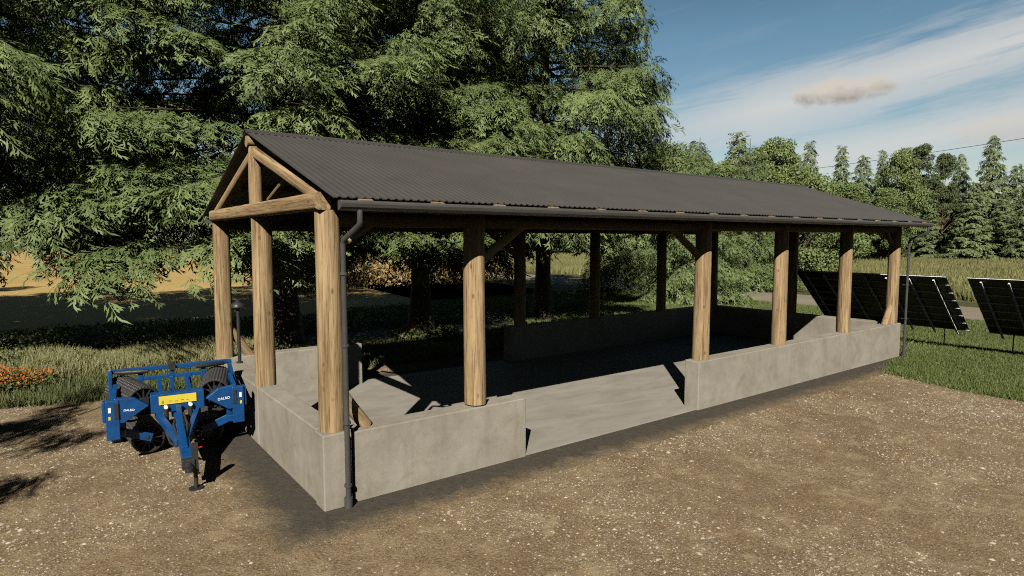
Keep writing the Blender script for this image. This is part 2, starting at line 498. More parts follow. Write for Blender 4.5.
cam = bpy.data.cameras.new('camera'); cam.sensor_width = 36; cam.lens = 36 * 614 / 1024
cam.clip_start = 0.1; cam.clip_end = 4000
co = bpy.data.objects.new('camera', cam); link(co)
co.location = (-3.06, -8.66, 4.0)
YAW = 53.1546
co.rotation_euler = (R(90 - 4.5628), 0, R(YAW - 90))
scene.camera = co
CAM = Vector((-3.06, -8.66, 4.0))
FWD = Vector((math.cos(R(YAW)), math.sin(R(YAW)), 0)); RGT = Vector((FWD.y, -FWD.x, 0))
def at(px, depth):
    """a spot on the plain, `depth` metres ahead and off the axis by the bearing px"""
    return CAM.xy.to_3d() + FWD * depth + RGT * ((px - 512) / 612.0 * depth)

scene.view_settings.view_transform = 'Standard'; scene.view_settings.look = 'None'
scene.view_settings.exposure = 0.42; scene.view_settings.gamma = 1.0
scene.render.engine = 'CYCLES'
scene.cycles.max_bounces = 5; scene.cycles.diffuse_bounces = 0; scene.cycles.glossy_bounces = 2; scene.cycles.transparent_max_bounces = 4
scene.cycles.use_denoising = False; scene.cycles.use_adaptive_sampling = False; scene.cycles.use_light_tree = False
w.cycles.sampling_method = 'MANUAL'; w.cycles.sample_map_resolution = 2048
scene.cycles.denoising_prefilter = 'ACCURATE'
scene.cycles.pixel_filter_type = 'BLACKMAN_HARRIS'; scene.cycles.filter_width = 1.05

# ---------------------------------------------------------------- setting: ground sheets
def sheet(name, poly, z, mat, jitter=0.0, sub=1.0):
    pts = []
    n = len(poly)
    for i in range(n):
        a = Vector(poly[i]); b = Vector(poly[(i + 1) % n])
        k = max(1, int((b - a).length / sub)) if jitter > 0 else 1
        for j in range(k):
            p = a.lerp(b, j / k)
            if jitter > 0: p = p + Vector((random.uniform(-1, 1), random.uniform(-1, 1))) * jitter
            pts.append((p.x, p.y, z))
    me = bpy.data.meshes.new(name); me.from_pydata(pts, [], [list(range(len(pts)))])
    bm = bmesh.new(); bm.from_mesh(me); bmesh.ops.triangulate(bm, faces=bm.faces)
    bmesh.ops.recalc_face_normals(bm, faces=bm.faces)
    if bm.faces and sum(f.normal.z for f in bm.faces) < 0:
        bmesh.ops.reverse_faces(bm, faces=bm.faces)
    bm.to_mesh(me); bm.free()
    me.materials.append(mat)
    o = mesh_obj(name, me); tag(o, kind='structure'); return o

sheet('ground', [(-1800, -1800), (1800, -1800), (1800, 1800), (-1800, 1800)], 0.0, VERGEM)
sheet('lawn', [(15, -60), (33, -60), (33, 60), (20, 60), (14, 9.6)], 0.004, LAWNM)
YARD = [(-40, -40), (24, -40), (20.5, -14), (15.9, -4.4), (16.0, -2.9), (16.7, -0.9), (18.5, -0.3), (21.0, 0.15), (21.2, 8.2), (9, 9.0), (-1.0, 9.3), (-2.3, 9.5), (-4.3, 10.1), (-14, 12), (-40, 16)]
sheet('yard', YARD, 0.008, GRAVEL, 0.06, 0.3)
sheet('straw_field', [(-160, 25), (27, 22), (32, 60), (33, 260), (-160, 260)], 0.004, STRAWM)
sheet('road', [(33.4, -140), (40, -140), (40, 300), (33.4, 300)], 0.012, ROADM)
sheet('crop_field', [(43, -140), (170, -140), (170, 240), (43, 240)], 0.004, CROPG)

# ---------------------------------------------------------------- the shed
shed = empty('open_shed', (0, 0, 0), 0, 'long open-sided shed with dark metal roof, round log posts and low concrete walls', 'shed')
LEN, DEP, WH = 20.0, 7.5, 1.15
YC = DEP / 2
MB().box((LEN / 2, DEP / 2, -0.06), (LEN - 0.1, DEP - 0.1, 0.2)).build('floor', FLOORM, shed)

def wall(x0, x1, y0, y1, h=WH, z0=-0.15):
    return MB().box(((x0 + x1) / 2, (y0 + y1) / 2, (h + z0) / 2), (x1 - x0, y1 - y0, h - z0)).build('wall', CONC, shed, 0.018, 2)
T = 0.4
wall(-0.03, 0.33, -0.03, 0.335, 1.14)                     # corner block
wall(0.46, 3.77, 0.02, T, 1.10)                          # front, left of the opening
wall(8.86, 19.98, 0.0, T)                          # front, right of the opening
wall(0.0, T - 0.02, 0.372, 3.61)                   # left end, two slabs
wall(0.0, T - 0.02, 3.64, 7.08)
wall(0.0, 3.62, 7.10, 7.5)                         # rear, left of the opening
wall(8.70, 19.98, 7.10, 7.5)
wall(19.58, 20.0, T + 0.004, 7.096)                # right end
MB().box((0.395, 0.22, 0.45), (0.122, 0.2, 1.2)).build('wall_joint', CONC, shed)

def log(name, a, b, r0, r1, parent, mat=WOOD, seg=18, wob=0.035, seed=None):
    a = Vector(a); b = Vector(b); L = (b - a).length
    rr = random.Random(seed if seed is not None else hash((round(a.x, 2), round(a.y, 2), round(b.z, 2))) & 0xffff)
    n = max(3, int(L / 0.3) + 1)
    ph = [rr.uniform(0, 6.28) for _ in range(4)]
    rings = []
    for i in range(n):
        t = i / (n - 1); r = r0 + (r1 - r0) * t
        ring = []
        for k in range(seg):
            th = 2 * math.pi * k / seg
            q = 1 + wob * (math.sin(2 * th + ph[0] + t * 1.2) + 0.6 * math.sin(3 * th + ph[1] - t * 2) + 0.5 * math.sin(5 * th + ph[2])) + rr.uniform(-1, 1) * wob * 0.35
            ring.append((math.cos(th) * r * q + math.sin(t * 3 + ph[3]) * 0.008, math.sin(th) * r * q + math.cos(t * 2.6 + ph[3]) * 0.008, t * L))
        rings.append(ring)
    m = MB()
    vs = [p for r in rings for p in r]; fs = []
    for i in range(n - 1):
        for k in range(seg):
            k2 = (k + 1) % seg
            fs.append((i * seg + k, i * seg + k2, (i + 1) * seg + k2, (i + 1) * seg + k))
    m.add(vs, fs, True)
    m.add(rings[0], [tuple(reversed(range(seg)))]); m.add(rings[-1], [tuple(range(seg))])
    o = m.build(name, mat, parent)
    q = (b - a).to_track_quat('Z', 'X')
    o.matrix_local = Matrix.Translation(a) @ q.to_matrix().to_4x4()
    return o

PR = 0.19
PX = [0.2, 2.78, 9.2, 12.62, 16.3, 19.72]
FY, RY = 0.21, 7.28
SL = (6.02 - 4.56) / (YC + 0.65)                   # roof pitch
def roofz(y): return 4.56 + SL * ((y + 0.65) if y <= YC else (2 * YC + 0.65 - y))
PT = 4.42
for x in PX:
    log('post', (x, FY, WH - 0.02), (x, FY, PT), PR, PR * 0.95, shed)
    log('post', (x, RY, WH - 0.02), (x, RY, PT), PR, PR * 0.95, shed)
log('post', (0.2, YC, WH - 0.02), (0.2, YC, PT + 0.02), PR, PR * 0.96, shed)
log('post', (19.72, YC, WH - 0.02), (19.72, YC, PT + 0.02), PR, PR * 0.96, shed)
# trusses: tie beam, two rafters, and strut
def hewn(name, a, b, w_, h_, bev=0.05):
    """squared log with rounded corners; its length runs along its own z"""
    a = Vector(a); b = Vector(b); L = (b - a).length
    m = MB(); n = max(3, int(L / 0.4)); pts = []
    rr = random.Random(int(abs(a.y * 91 + b.z * 37 + a.x * 11)))
    c = bev; hw, hh = w_ / 2, h_ / 2
    prof = [(-hw + c, -hh), (hw - c, -hh), (hw - c * 0.3, -hh + c * 0.3), (hw, -hh + c), (hw, hh - c), (hw - c * 0.3, hh - c * 0.3), (hw - c, hh), (-hw + c, hh), (-hw + c * 0.3, hh - c * 0.3), (-hw, hh - c), (-hw, -hh + c), (-hw + c * 0.3, -hh + c * 0.3)]
    k = len(prof); rings = []
    for i in range(n + 1):
        q = 1 + rr.uniform(-0.025, 0.025)
        rings.append([(x * q + rr.uniform(-0.003, 0.003), y * q + rr.uniform(-0.003, 0.003), L * i / n) for x, y in prof])
    m.add([p for r in rings for p in r], [(i * k + j, i * k + (j + 1) % k, (i + 1) * k + (j + 1) % k, (i + 1) * k + j) for i in range(n) for j in range(k)], True)
    m.add(rings[0], [tuple(reversed(range(k)))]); m.add(rings[-1], [tuple(range(k))])
    o = m.build(name, WOOD, shed)
    d = (b - a).normalized(); x = Vector((1, 0, 0)); y = d.cross(x).normalized(); x = y.cross(d)
    M3 = Matrix((x, y, d)).transposed()
    o.matrix_local = Matrix.Translation(a) @ M3.to_4x4()
    return o
for i, x in enumerate(PX):
    end = i in (0, 5)
    xo = x - 0.12 if i == 0 else (x + 0.12 if i == 5 else x)
    hewn('tie_beam', (xo, 0.03, 4.545), (xo, 7.30, 4.545), 0.24, 0.25)
    for sgn in (-1, 1):
        y0 = YC + sgn * 3.5
        hewn('rafter', (xo + 0.07, y0, roofz(y0) - 0.26), (xo + 0.07, YC + sgn * 0.10, roofz(YC) - 0.40), 0.19, 0.20)
    log('strut', (x + 0.10, YC - 0.25, 4.74), (x + 0.10, YC - 1.75, roofz(YC - 1.75) - 0.25), 0.045, 0.045, shed, WOOD, 10)
    log('king_post', (xo + (0.05 if i == 0 else 0), YC, 4.58), (xo + (0.05 if i == 0 else 0), YC, 5.74), 0.135, 0.125, shed, WOOD)
log('ridge_beam', (-0.02, YC, 5.84), (20.1, YC, 5.84), 0.11, 0.10, shed, WOOD, 14)
log('wall_plate', (0.25, FY, 4.30), (19.7, FY, 4.30), 0.11, 0.11, shed, WOODD, 12)
log('wall_plate', (0.25, RY, 4.30), (19.7, RY, 4.30), 0.11, 0.11, shed, WOODD, 12)
for y in (1.35, 2.55, 4.95, 6.15):
    MB().box((10.1, y, roofz(y) - 0.075), (19.4, 0.08, 0.09)).build('purlin', WOODD, shed)
for sgn in (-1, 1):
    y = YC + sgn * (YC + 0.53)
    MB().box((10.1, y, roofz(y) - 0.085), (19.4, 0.10, 0.09)).build('purlin', WOODD, shed)
# light rafter feet showing between sheet and gutter
for k in range(18):
    x = 0.42 + k * 1.13
    MB().bar((x, -0.705, roofz(-0.705) - 0.026), (x, 1.0, roofz(1.0) - 0.026), 0.20, 0.026).build('rafter_foot', WOOD, shed)
# diagonal braces
def brace(a, b, r=0.085): log('brace', a, b, r, r, shed, WOOD, 12)
brace((2.88, FY + 0.05, 3.60), (3.90, FY + 0.05, 4.28)); brace((9.10, FY + 0.05, 3.60), (8.05, FY + 0.05, 4.28))
brace((0.55, 0.30, 3.96), (1.05, 0.30, 4.30), 0.05); brace((19.56, FY, 3.80), (18.87, FY, 4.28), 0.07)
brace((2.85, RY, 3.42), (3.95, RY, 4.22)); brace((9.12, RY, 3.42), (8.0, RY, 4.22))
brace((0.30, 0.24, 1.75), (0.76, 0.24, 1.10), 0.10); brace((19.64, 0.22, 1.75), (19.16, 0.22, 1.10), 0.10)
brace((0.30, RY, 1.85), (0.80, RY, 1.10), 0.10); brace((19.64, RY, 1.85), (19.16, RY, 1.10), 0.10)

# roof sheets with trapezoid ribs
def corr_sheet(name, x0, x1, ya, yb, za, zb, mat, parent):
    prof = []
    x = x0; per = 0.118
    while x < x1 - 0.01:
        for dx, h in ((0, 0), (0.060, 0), (0.074, 0.016), (0.104, 0.016)):
            if x + dx <= x1: prof.append((x + dx, h))
        x += per
    prof.append((x1, 0))
    ny = (zb - za); L = math.hypot(yb - ya, zb - za); s = 1 if yb > ya else -1
    nrm = Vector((0, -(zb - za) / L * s * 1.0 * (1 if s > 0 else 1), abs(yb - ya) / L))
    if s < 0: nrm.y = (zb - za) / L
    th = 0.012
    V = []; F = []
    n = len(prof)
    for off in (0, -th):
        for (y, z) in ((ya, za), (yb, zb)):
            for px_, h in prof:
                p = Vector((px_, y, z)) + nrm * (h + off); V.append(tuple(p))
    for i in range(n - 1):
        F.append((i, i + 1, n + i + 1, n + i)); F.append((2 * n + i, 3 * n + i, 3 * n + i + 1, 2 * n + i + 1))
        F.append((i, 2 * n + i, 2 * n + i + 1, i + 1)); F.append((n + i, n + i + 1, 3 * n + i + 1, 3 * n + i))
    F.append((0, n, 3 * n, 2 * n)); F.append((n - 1, 3 * n - 1, 4 * n - 1, 2 * n - 1))
    m = MB(); m.add(V, F)
    return m.build(name, mat, parent)
RX0, RX1 = -0.03, 20.2
roof = corr_sheet('roof', RX0, RX1, -0.66, YC, 4.56, 6.02, ROOFM, shed)
corr_sheet('roof', RX0, RX1, DEP + 0.66, YC, 4.56, 6.02, ROOFM, shed)
rc = MB(); rc.prism([(YC - 0.17, 6.012), (YC, 6.066), (YC + 0.17, 6.012), (YC + 0.17, 5.975), (YC, 6.050), (YC - 0.17, 5.975)], RX0 - 0.015, RX1 + 0.015, 'x')
rc.build('ridge_cap', ROOFM, roof)
# gutters: an ogee channel with closed ends
def gutter(yf, s):
    # profile in (y,z); s = +1 opens toward +y (front gutter hangs at negative y)
    pr = [(0.0, 4.52), (-0.115, 4.52), (-0.135, 4.505), (-0.135, 4.475), (-0.115, 4.43), (-0.075, 4.40), (-0.02, 4.385), (0.0, 4.385)]
    poly = [(yf + s * a, z) for a, z in pr]
    m = MB(); m.prism(poly, 0.05, 20.22, 'x')
    g = m.build('gutter', GUTM, shed, 0.004, 1)
    return g
gutter(-0.60, 1); gutter(DEP + 0.60, -1)
# downpipes
def downpipe(x, xt, y0, ylow):
    p = [(xt, y0, 4.40), (xt, y0, 4.24), (xt, y0 + (ylow - y0) * 0.06, 4.19), (x, ylow - (ylow - y0) * 0.06, 3.99), (x, ylow, 3.92), (x, ylow, 0.02)]
    o = MB().tube(p, 0.040, 12).build('downpipe', PIPEM, shed)
    for z in (0.35, 1.3, 2.45, 3.5):
        b = MB(); b.cyl((x, ylow, z - 0.02), (x, ylow, z + 0.02), 0.058, 12); b.box((x, ylow + 0.075, z), (0.03, 0.12, 0.03)); b.build('bracket', PIPEM, o)
    MB().cyl((x, ylow, 0.01), (x, ylow, 0.17), 0.062, 12).build('pipe_shoe', PIPEM, o)
downpipe(0.31, 0.34, -0.66, -0.10)
downpipe(20.06, 20.0, -0.66, -0.10)
downpipe(0.40, 0.36, DEP + 0.66, DEP + 0.10)

# garden lamp on the left end wall
lamp = empty('path_light', (0.30, 6.30, WH), 0, 'slim black path light with disc cap standing on the left end wall', 'lamp')
MB().tube([(0, 0, 0), (0, 0, 1.30)], 0.038, 12).build('pole', BLACK, lamp)
MB().tube([(0, 0, 1.30), (0, 0, 1.36), (0, 0, 1.41), (0, 0, 1.46)], [0.17, 0.165, 0.07, 0.03], 20).build('lamp_cap', BLACK, lamp)
MB().cyl((0, 0, 0), (0, 0, 0.03), 0.07, 14).build('base_plate', BLACK, lamp)

# ---------------------------------------------------------------- folded field roller
mach = empty('field_roller', (-1.35, 3.72, 0), R(-5), 'blue folded field roller with black ring rollers parked beside the shed', 'farm roller')
fr = MB()
fr.box((0, 0.13, 1.06), (0.86, 0.26, 0.34))
fr.box((0, 0.75, 0.84), (0.20, 1.3, 0.16))
fr.bar((-0.24, 0.2, 1.0), (-0.24, 1.42, 1.20), 0.08, 0.10); fr.bar((0.24, 0.2, 1.0), (0.24, 1.42, 1.20), 0.08, 0.10)
fr.build('frame', BLUE, mach, 0.012)
tb = MB()
tb.bar((-1.05, 1.42, 1.46), (1.05, 1.42, 1.46), 0.07, 0.085)
tb.bar((-0.62, 1.42, 1.27), (0.62, 1.42, 1.27), 0.06, 0.07)
for x in (-0.55, -0.02, 0.55): tb.box((x, 1.42, 1.30), (0.085, 0.075, 0.34))
tb.box((-0.02, 1.40, 1.02), (0.07, 0.06, 0.5)); tb.box((0.30, 1.40, 1.02), (0.05, 0.06, 0.5))
top = tb.build('top_bar', BLUE, mach, 0.008)
for s in (-1, 1):
    MB().tube([(s * 0.98, 1.36, 1.44), (s * 0.94, 1.36, 1.44), (s * 0.93, 1.36, 1.44), (s * 0.42, 1.36, 1.42)], [0.025, 0.025, 0.042, 0.042], 12).build('hydraulic_ram', BLACK, mach)
MB().tube([(-0.02, 1.33, 1.47), (-0.02, 1.52, 1.47)], 0.07, 14).build('pivot_pin', BLACK, mach)
yp = MB().box((0, -0.012, 1.115), (0.60, 0.014, 0.155)).build('sign_plate', YELLOW, mach, 0.003, 1)
INK = mat_plain('ochre_print', (0.30, 0.20, 0.02), 0.5)
for k, (x, wd, ht) in enumerate(((-0.24, 0.03, 0.05), (-0.12, 0.05, 0.010), (-0.03, 0.05, 0.010), (0.07, 0.05, 0.010), (0.15, 0.03, 0.010))):
    MB().box((x, -0.021, 1.085 + 0.01 * (k % 2)), (wd, 0.003, ht)).build('printed_mark', INK, yp)
for s in (-1, 1):
    MB().cyl((s * 0.195, -0.07, 1.0), (s * 0.195, 0.0, 1.0), 0.034, 16).build('white_reflector', WHITE, mach)
    hs = MB().cyl((s * 0.195, -0.05, 0.965), (s * 0.195, -0.05, 0.72), 0.042, 12).build('hose_holder', BLACK, mach)
    MB().tube([(s * 0.215, -0.05, 0.72), (s * 0.21, -0.16, 0.56), (s * 0.16, -0.42, 0.44), (s * 0.09, -0.72, 0.46), (s * 0.06, -0.95, 0.56)], 0.022, 8).build('hose', RUBBER, hs)
MB().tube([(0.06, -0.3, 0.92), (0.10, -0.6, 0.8), (0.05, -1.0, 0.66), (0.03, -1.2, 0.60)], 0.02, 8).build('hose', RUBBER, mach)
MB().tube([(-0.05, -0.1, 0.82), (-0.11, -0.5, 0.78), (-0.07, -0.9, 0.66), (-0.02, -1.15, 0.60)], 0.02, 8).build('hose', RUBBER, mach)
db = MB()
db.bar((0.0, 0.02, 0.80), (0.02, -1.62, 0.46), 0.16, 0.15)
db.bar((-0.33, 0.12, 0.86), (-0.05, -0.95, 0.58), 0.09, 0.14); db.bar((0.33, 0.12, 0.86), (0.05, -0.95, 0.58), 0.09, 0.14)
db.bar((0.0, -0.05, 0.98), (0.0, -0.80, 0.74), 0.08, 0.10)
db.bar((0.0, -0.6, 0.80), (0.0, -1.35, 0.58), 0.10, 0.08)
db.build('drawbar', BLUE, mach, 0.01)
hk = MB(); hk.box((0.02, -1.66, 0.44), (0.18, 0.20, 0.16)); hk.tube([(0.02, -1.74, 0.43), (0.02, -1.86, 0.40)], [0.06, 0.045], 12); hk.tube([(0.02, -1.86, 0.36), (0.02, -1.86, 0.43)], 0.06, 14)
hk.build('hitch', BLACK, mach, 0.008)
jk = MB(); jk.box((0.12, -1.68, 0.52), (0.09, 0.10, 0.46)); jk.cyl((0.12, -1.68, 0.03), (0.12, -1.68, 0.40), 0.032, 12); jk.cyl((0.12, -1.68, 0.0), (0.12, -1.68, 0.03), 0.11, 18)
jk.tube([(0.12, -1.68, 0.26), (0.19, -1.74, 0.27), (0.21, -1.76, 0.22)], 0.014, 8)
jk.build('parking_jack', BLACK, mach)
MB().tube([(0.20, -1.0, 0.46), (0.28, -0.98, 0.46)], 0.013, 8).build('red_lever', REDM, mach)

def ring_roller(cx, cy, cz, rad, length, ang, parent):
    # axis from front (cy) going back with a splay angle; ribbed rings on a shaft and a spoked end face
    d = Vector((math.sin(ang), math.cos(ang), 0)); a = Vector((cx, cy, cz))
    root = None
    m = MB(); pts = []; rads = []
    n = int(length / 0.075)
    for i in range(n):
        t = i * 0.075
        for dt, r in ((0.0, rad * 0.90), (0.022, rad), (0.050, rad), (0.070, rad * 0.90)):
            pts.append(a + d * (t + dt)); rads.append(r)
    m.tube(pts, rads, 64, caps=False)
    for q_ in range(len(pts)):
        for k_ in range(64):
            if k_ % 2:
                p_ = Vector(m.v[q_ * 64 + k_]); c_ = pts[q_]; m.v[q_ * 64 + k_] = tuple(c_ + (p_ - c_) * 0.955)
    m.sm = [False] * len(m.sm)
    # inner wall of the first ring
    m.tube([a + d * 0.0, a + d * 0.12, a + d * 0.13], [rad * 0.83, rad * 0.80, 0.05], 32, caps=False)
    side = Vector((d.y, -d.x, 0)); up = Vector((0, 0, 1))
    ringv = []
    for k in range(32):
        th = 2 * math.pi * k / 32; q = side * math.cos(th) + up * math.sin(th)
        ringv.append((a + q * rad * 0.90, a + q * rad * 0.83))
    vs = [p for pr in ringv for p in pr]
    m.add(vs, [(2 * k, 2 * ((k + 1) % 32), 2 * ((k + 1) % 32) + 1, 2 * k + 1) for k in range(32)])
    m.tube([a + d * (n * 0.075 - 0.01), a + d * (n * 0.075)], [rad * 0.90, 0.04], 32)
    body = m.build('ring_roller', RING, parent)
    sp = MB()
    for k in range(12):
        th = 2 * math.pi * k / 12; q = side * math.cos(th) + up * math.sin(th)
        sp.bar(a + d * 0.03, a + d * 0.03 + q * rad * 0.85, 0.018, 0.028, up=tuple(d))
    sp.cyl(a - d * 0.02, a + d * 0.10, rad * 0.26, 16)
    sp.build('spoked_hub', BLACK, body)
    return body
ring_roller(-0.47, 0.52, 0.31, 0.285, 1.20, R(-9), mach)
ring_roller(0.51, 0.52, 0.31, 0.285, 1.20, R(9), mach)
ring_roller(-0.52, 0.24, 1.08, 0.285, 1.42, R(-16), mach)
ring_roller(0.62, 0.24, 1.08, 0.285, 1.42, R(9), mach)
def text_part(txt, size, mat, parent, mat4):
    cu = bpy.data.curves.new('lettering', 'FONT'); cu.body = txt; cu.size = size; cu.extrude = 0.002
    cu.align_x = 'CENTER'; cu.align_y = 'CENTER'; cu.offset = 0.0012
    tmp = bpy.data.objects.new('lettering', cu); COL.objects.link(tmp)
    dg = bpy.context.evaluated_depsgraph_get()
    me = bpy.data.meshes.new_from_object(tmp.evaluated_get(dg))
    COL.objects.unlink(tmp); bpy.data.objects.remove(tmp)
    me.materials.clear(); me.materials.append(mat)
    o = mesh_obj('lettering', me, parent); o.matrix_local = mat4
    return o
for s in (-1, 1):
    # rear side arm from the outer panel up to the top bar
    am = MB()
    am.bar((s * 1.02, 0.10, 1.00), (s * 1.04, 1.46, 1.42), 0.05, 0.17)
    am.bar((s * 1.04, 1.40, 1.50), (s * 1.05, 1.36, 1.05), 0.05, 0.11)
    am.bar((s * 0.98, 0.06, 1.10), (s * 0.96, 0.75, 1.30), 0.07, 0.11)
    am.build('side_arm', BLUE, mach, 0.008)
    # wing bracket: a wide plate tapering to the centre beam
    wp = MB().prism([(s * 0.45, 1.06), (s * 0.66, 1.22), (s * 0.97, 1.25), (s * 0.98, 0.82), (s * 0.84, 0.80)], -0.02, 0.10).build('wing_bracket', BLUE, mach, 0.012)
    MB().bar((s * 0.50, 0.16, 1.02), (s * 1.0, 0.16, 0.92), 0.10, 0.10).build('wing_beam', BLUE, mach, 0.008)
    text_part('DALBO', 0.064 if s > 0 else 0.05, WHITE, wp, Matrix.Translation((s * 0.755, -0.0225, 1.02)) @ Matrix.Rotation(R(-4 * s), 4, 'Y') @ Matrix.Rotation(R(90), 4, 'X'))
    op = MB(); op.box((s * 1.0, 0.02, 0.875), (0.20, 0.12, 0.69)); op.box((s * 1.125, 0.10, 1.02), (0.05, 0.20, 0.36)); op.box((s * 0.87, 0.10, 0.60), (0.10, 0.08, 0.12))
    opo = op.build('outer_panel', BLUE, mach, 0.01)
    MB().box((s * 1.04, -0.042, 1.06), (0.042, 0.006, 0.09)).build('white_sticker', WHITE, opo)
    MB().box((s * 1.045, -0.042, 0.92), (0.032, 0.006, 0.06)).build('yellow_sticker', YELLOW, opo)
    MB().box((s * 0.94, -0.045, 1.03), (0.06, 0.02, 0.26)).build('latch', BLACK, opo)
    la = MB()
    la.bar((s * 0.86, 0.12, 0.84), (s * 0.86, 0.16, 0.60), 0.10, 0.07)
    la.bar((s * 0.90, 0.34, 0.56), (s * 0.42, 0.36, 0.37), 0.035, 0.15, up=(0, 0, 1))
    la.bar((s * 0.86, 0.14, 0.62), (s * 0.88, 0.36, 0.56), 0.09, 0.12)
    la.build('roller_arm', BLUE, mach, 0.01)
    MB().cyl((s * 0.50, 0.32, 0.40), (s * 0.50, 0.52, 0.40), 0.035, 10).build('axle_stub', BLACK, mach)
    MB().tube([(s * 0.50, 0.20, 0.80), (s * 0.72, 0.22, 0.76), (s * 0.95, 0.20, 0.80)], 0.02, 8).build('hose', RUBBER, mach)
# transport wheels at the outer rear
for s in (-1, 1):
    wx = s * 1.0
    wh = MB().tube([(wx - 0.10, 1.72, 0.30), (wx - 0.085, 1.72, 0.30), (wx + 0.085, 1.72, 0.30), (wx + 0.10, 1.72, 0.30)], [0.22, 0.30, 0.30, 0.22], 28).build('wheel', RUBBER, mach)
    MB().cyl((wx - 0.105, 1.72, 0.30), (wx + 0.105, 1.72, 0.30), 0.17, 20).build('rim', BLACK, wh)

# ---------------------------------------------------------------- solar tables
def solar_table(y0, y1, label):
    xb, zb, xt, zt = 23.3, 0.72, 20.75, 2.74
    root = empty('solar_array', (23.1, (y0 + y1) / 2, 0), 0, label, 'solar panel', 'tilted solar arrays on the lawn')
    ox, oy = 23.1, (y0 + y1) / 2
    e = Vector((xt - xb, 0, zt - zb)); L = e.length; e.normalize(); nrm = Vector((e.z, 0, -e.x))   # nrm points up and right: sunny face
    if nrm.z < 0: nrm = -nrm
    base = Vector((xb - ox, 0, zb))
    def P(u, y, d): return base + e * u + nrm * d + Vector((0, y, 0))
    W = (y1 - y0)
    m = MB(); n = 8
    rows = 7
    for r in range(rows):
        u0 = L * r / rows + 0.012; u1 = L * (r + 1) / rows - 0.012
        m.add([P(u0, -W / 2, 0), P(u1, -W / 2, 0), P(u1, W / 2, 0), P(u0, W / 2, 0), P(u0, -W / 2, 0.035), P(u1, -W / 2, 0.035), P(u1, W / 2, 0.035), P(u0, W / 2, 0.035)],
              [(0, 1, 2, 3), (4, 7, 6, 5), (0, 4, 5, 1), (1, 5, 6, 2), (2, 6, 7, 3), (3, 7, 4, 0)])
    m.build('panel', PANELM, root)
    for r in range(rows + 1):
        u = L * r / rows
        MB().bar(P(u, -W / 2, -0.013), P(u, W / 2, -0.013), 0.035, 0.022, up=tuple(nrm)).build('purlin', RAILM, root)
    k = max(3, int(W / 0.68))
    for i in range(k):
        y = -W / 2 + W * (i + 0.5) / k
        MB().bar(P(-0.22, y, -0.060), P(L - 0.12, y, -0.060), 0.05, 0.066, up=tuple(nrm)).build('rail', RAILM, root)
    for y in (-W * 0.36, W * 0.36):
        p = P(0.10, y, -0.03); MB().cyl((p.x, p.y, -0.1), tuple(p), 0.02, 8).build('leg', BLACK, root)
    return root
solar_table(-0.98, 4.2, 'dark tilted solar array directly behind the right end of the shed')
solar_table(-6.65, -1.58, 'dark tilted solar array at the right edge of the picture, clear of the shed')

# ---------------------------------------------------------------- vegetation
def frond_template(pairs=4, ang=38, blen=0.36, bw=0.085, droop=0.18, seed=0, jit=0.0):
    rr = np.random.default_rng(seed)
    V = []
    def blade(o, d, L, wd):
        d = d / np.linalg.norm(d); s = np.array([-d[1], d[0], 0.0])
        m = o + d * L * 0.5
        V.extend([o, m + s * wd, o + d * L, m - s * wd])
    V.extend([np.array([0, -0.014, 0.0]), np.array([0, 0.014, 0.0]), np.array([0.85, 0.008, 0.0]), np.array([0.85, -0.008, 0.0])])
    for i in range(pairs):
        for s in (-1, 1):
            x = 0.12 + 0.70 * (i + rr.uniform(-jit, jit)) / max(1, pairs - 1)
            a = math.radians(ang + rr.uniform(-30, 30) * jit) * s
            L = blen * (1.05 - 0.45 * i / pairs) * (1 + rr.uniform(-0.8, 0.6) * jit)
            blade(np.array([x, 0, 0.0]), np.array([math.cos(a), math.sin(a), 0.0]), L, bw * (0.8 + 0.2 * (i % 2)))
            if jit > 0 and rr.uniform() < 0.6:      # side twiglet
                a2 = a + math.radians(rr.uniform(25, 50)) * (1 if rr.uniform() < 0.5 else -1)
                blade(np.array([x + math.cos(a) * L * 0.45, math.sin(a) * L * 0.45, 0.0]), np.array([math.cos(a2), math.sin(a2), 0.0]), L * 0.6, bw * 0.9)
    blade(np.array([0.74, 0, 0.0]), np.array([1.0, 0.1, 0]), 0.32, bw)
    V = np.array(V)
    V[:, 2] = -droop * V[:, 0] ** 2 - 0.35 * np.abs(V[:, 1])
    return V

def instance_quads(T, P, D, U, S, tint):
    """place template T (4k,3) at points P with x-axis D, rough up U, size S; a list of templates is dealt out in turn"""
    if isinstance(T, list):
        Vs = []; ts = []
        for i, t in enumerate(T):
            sl = slice(i, None, len(T))
            v, q, tt = instance_quads(t, P[sl], D[sl], U[sl], S[sl], tint[sl]); Vs.append(v); ts.append(tt)
        V = np.concatenate(Vs); return V, np.arange(len(V)).reshape(-1, 4), np.concatenate(ts)
    D = D / np.linalg.norm(D, axis=1, keepdims=True)
    Y = np.cross(U, D); Y /= np.maximum(1e-6, np.linalg.norm(Y, axis=1, keepdims=True))
    Z = np.cross(D, Y)
    B = np.stack([D, Y, Z], axis=1) * S[:, None, None]          # rows = axes
    V = np.einsum('kj,njc->nkc', T, B) + P[:, None, :]
    n, k = V.shape[:2]
    Q = np.arange(n * k).reshape(-1, 4)
    return V.reshape(-1, 3), Q, np.repeat(tint, k)

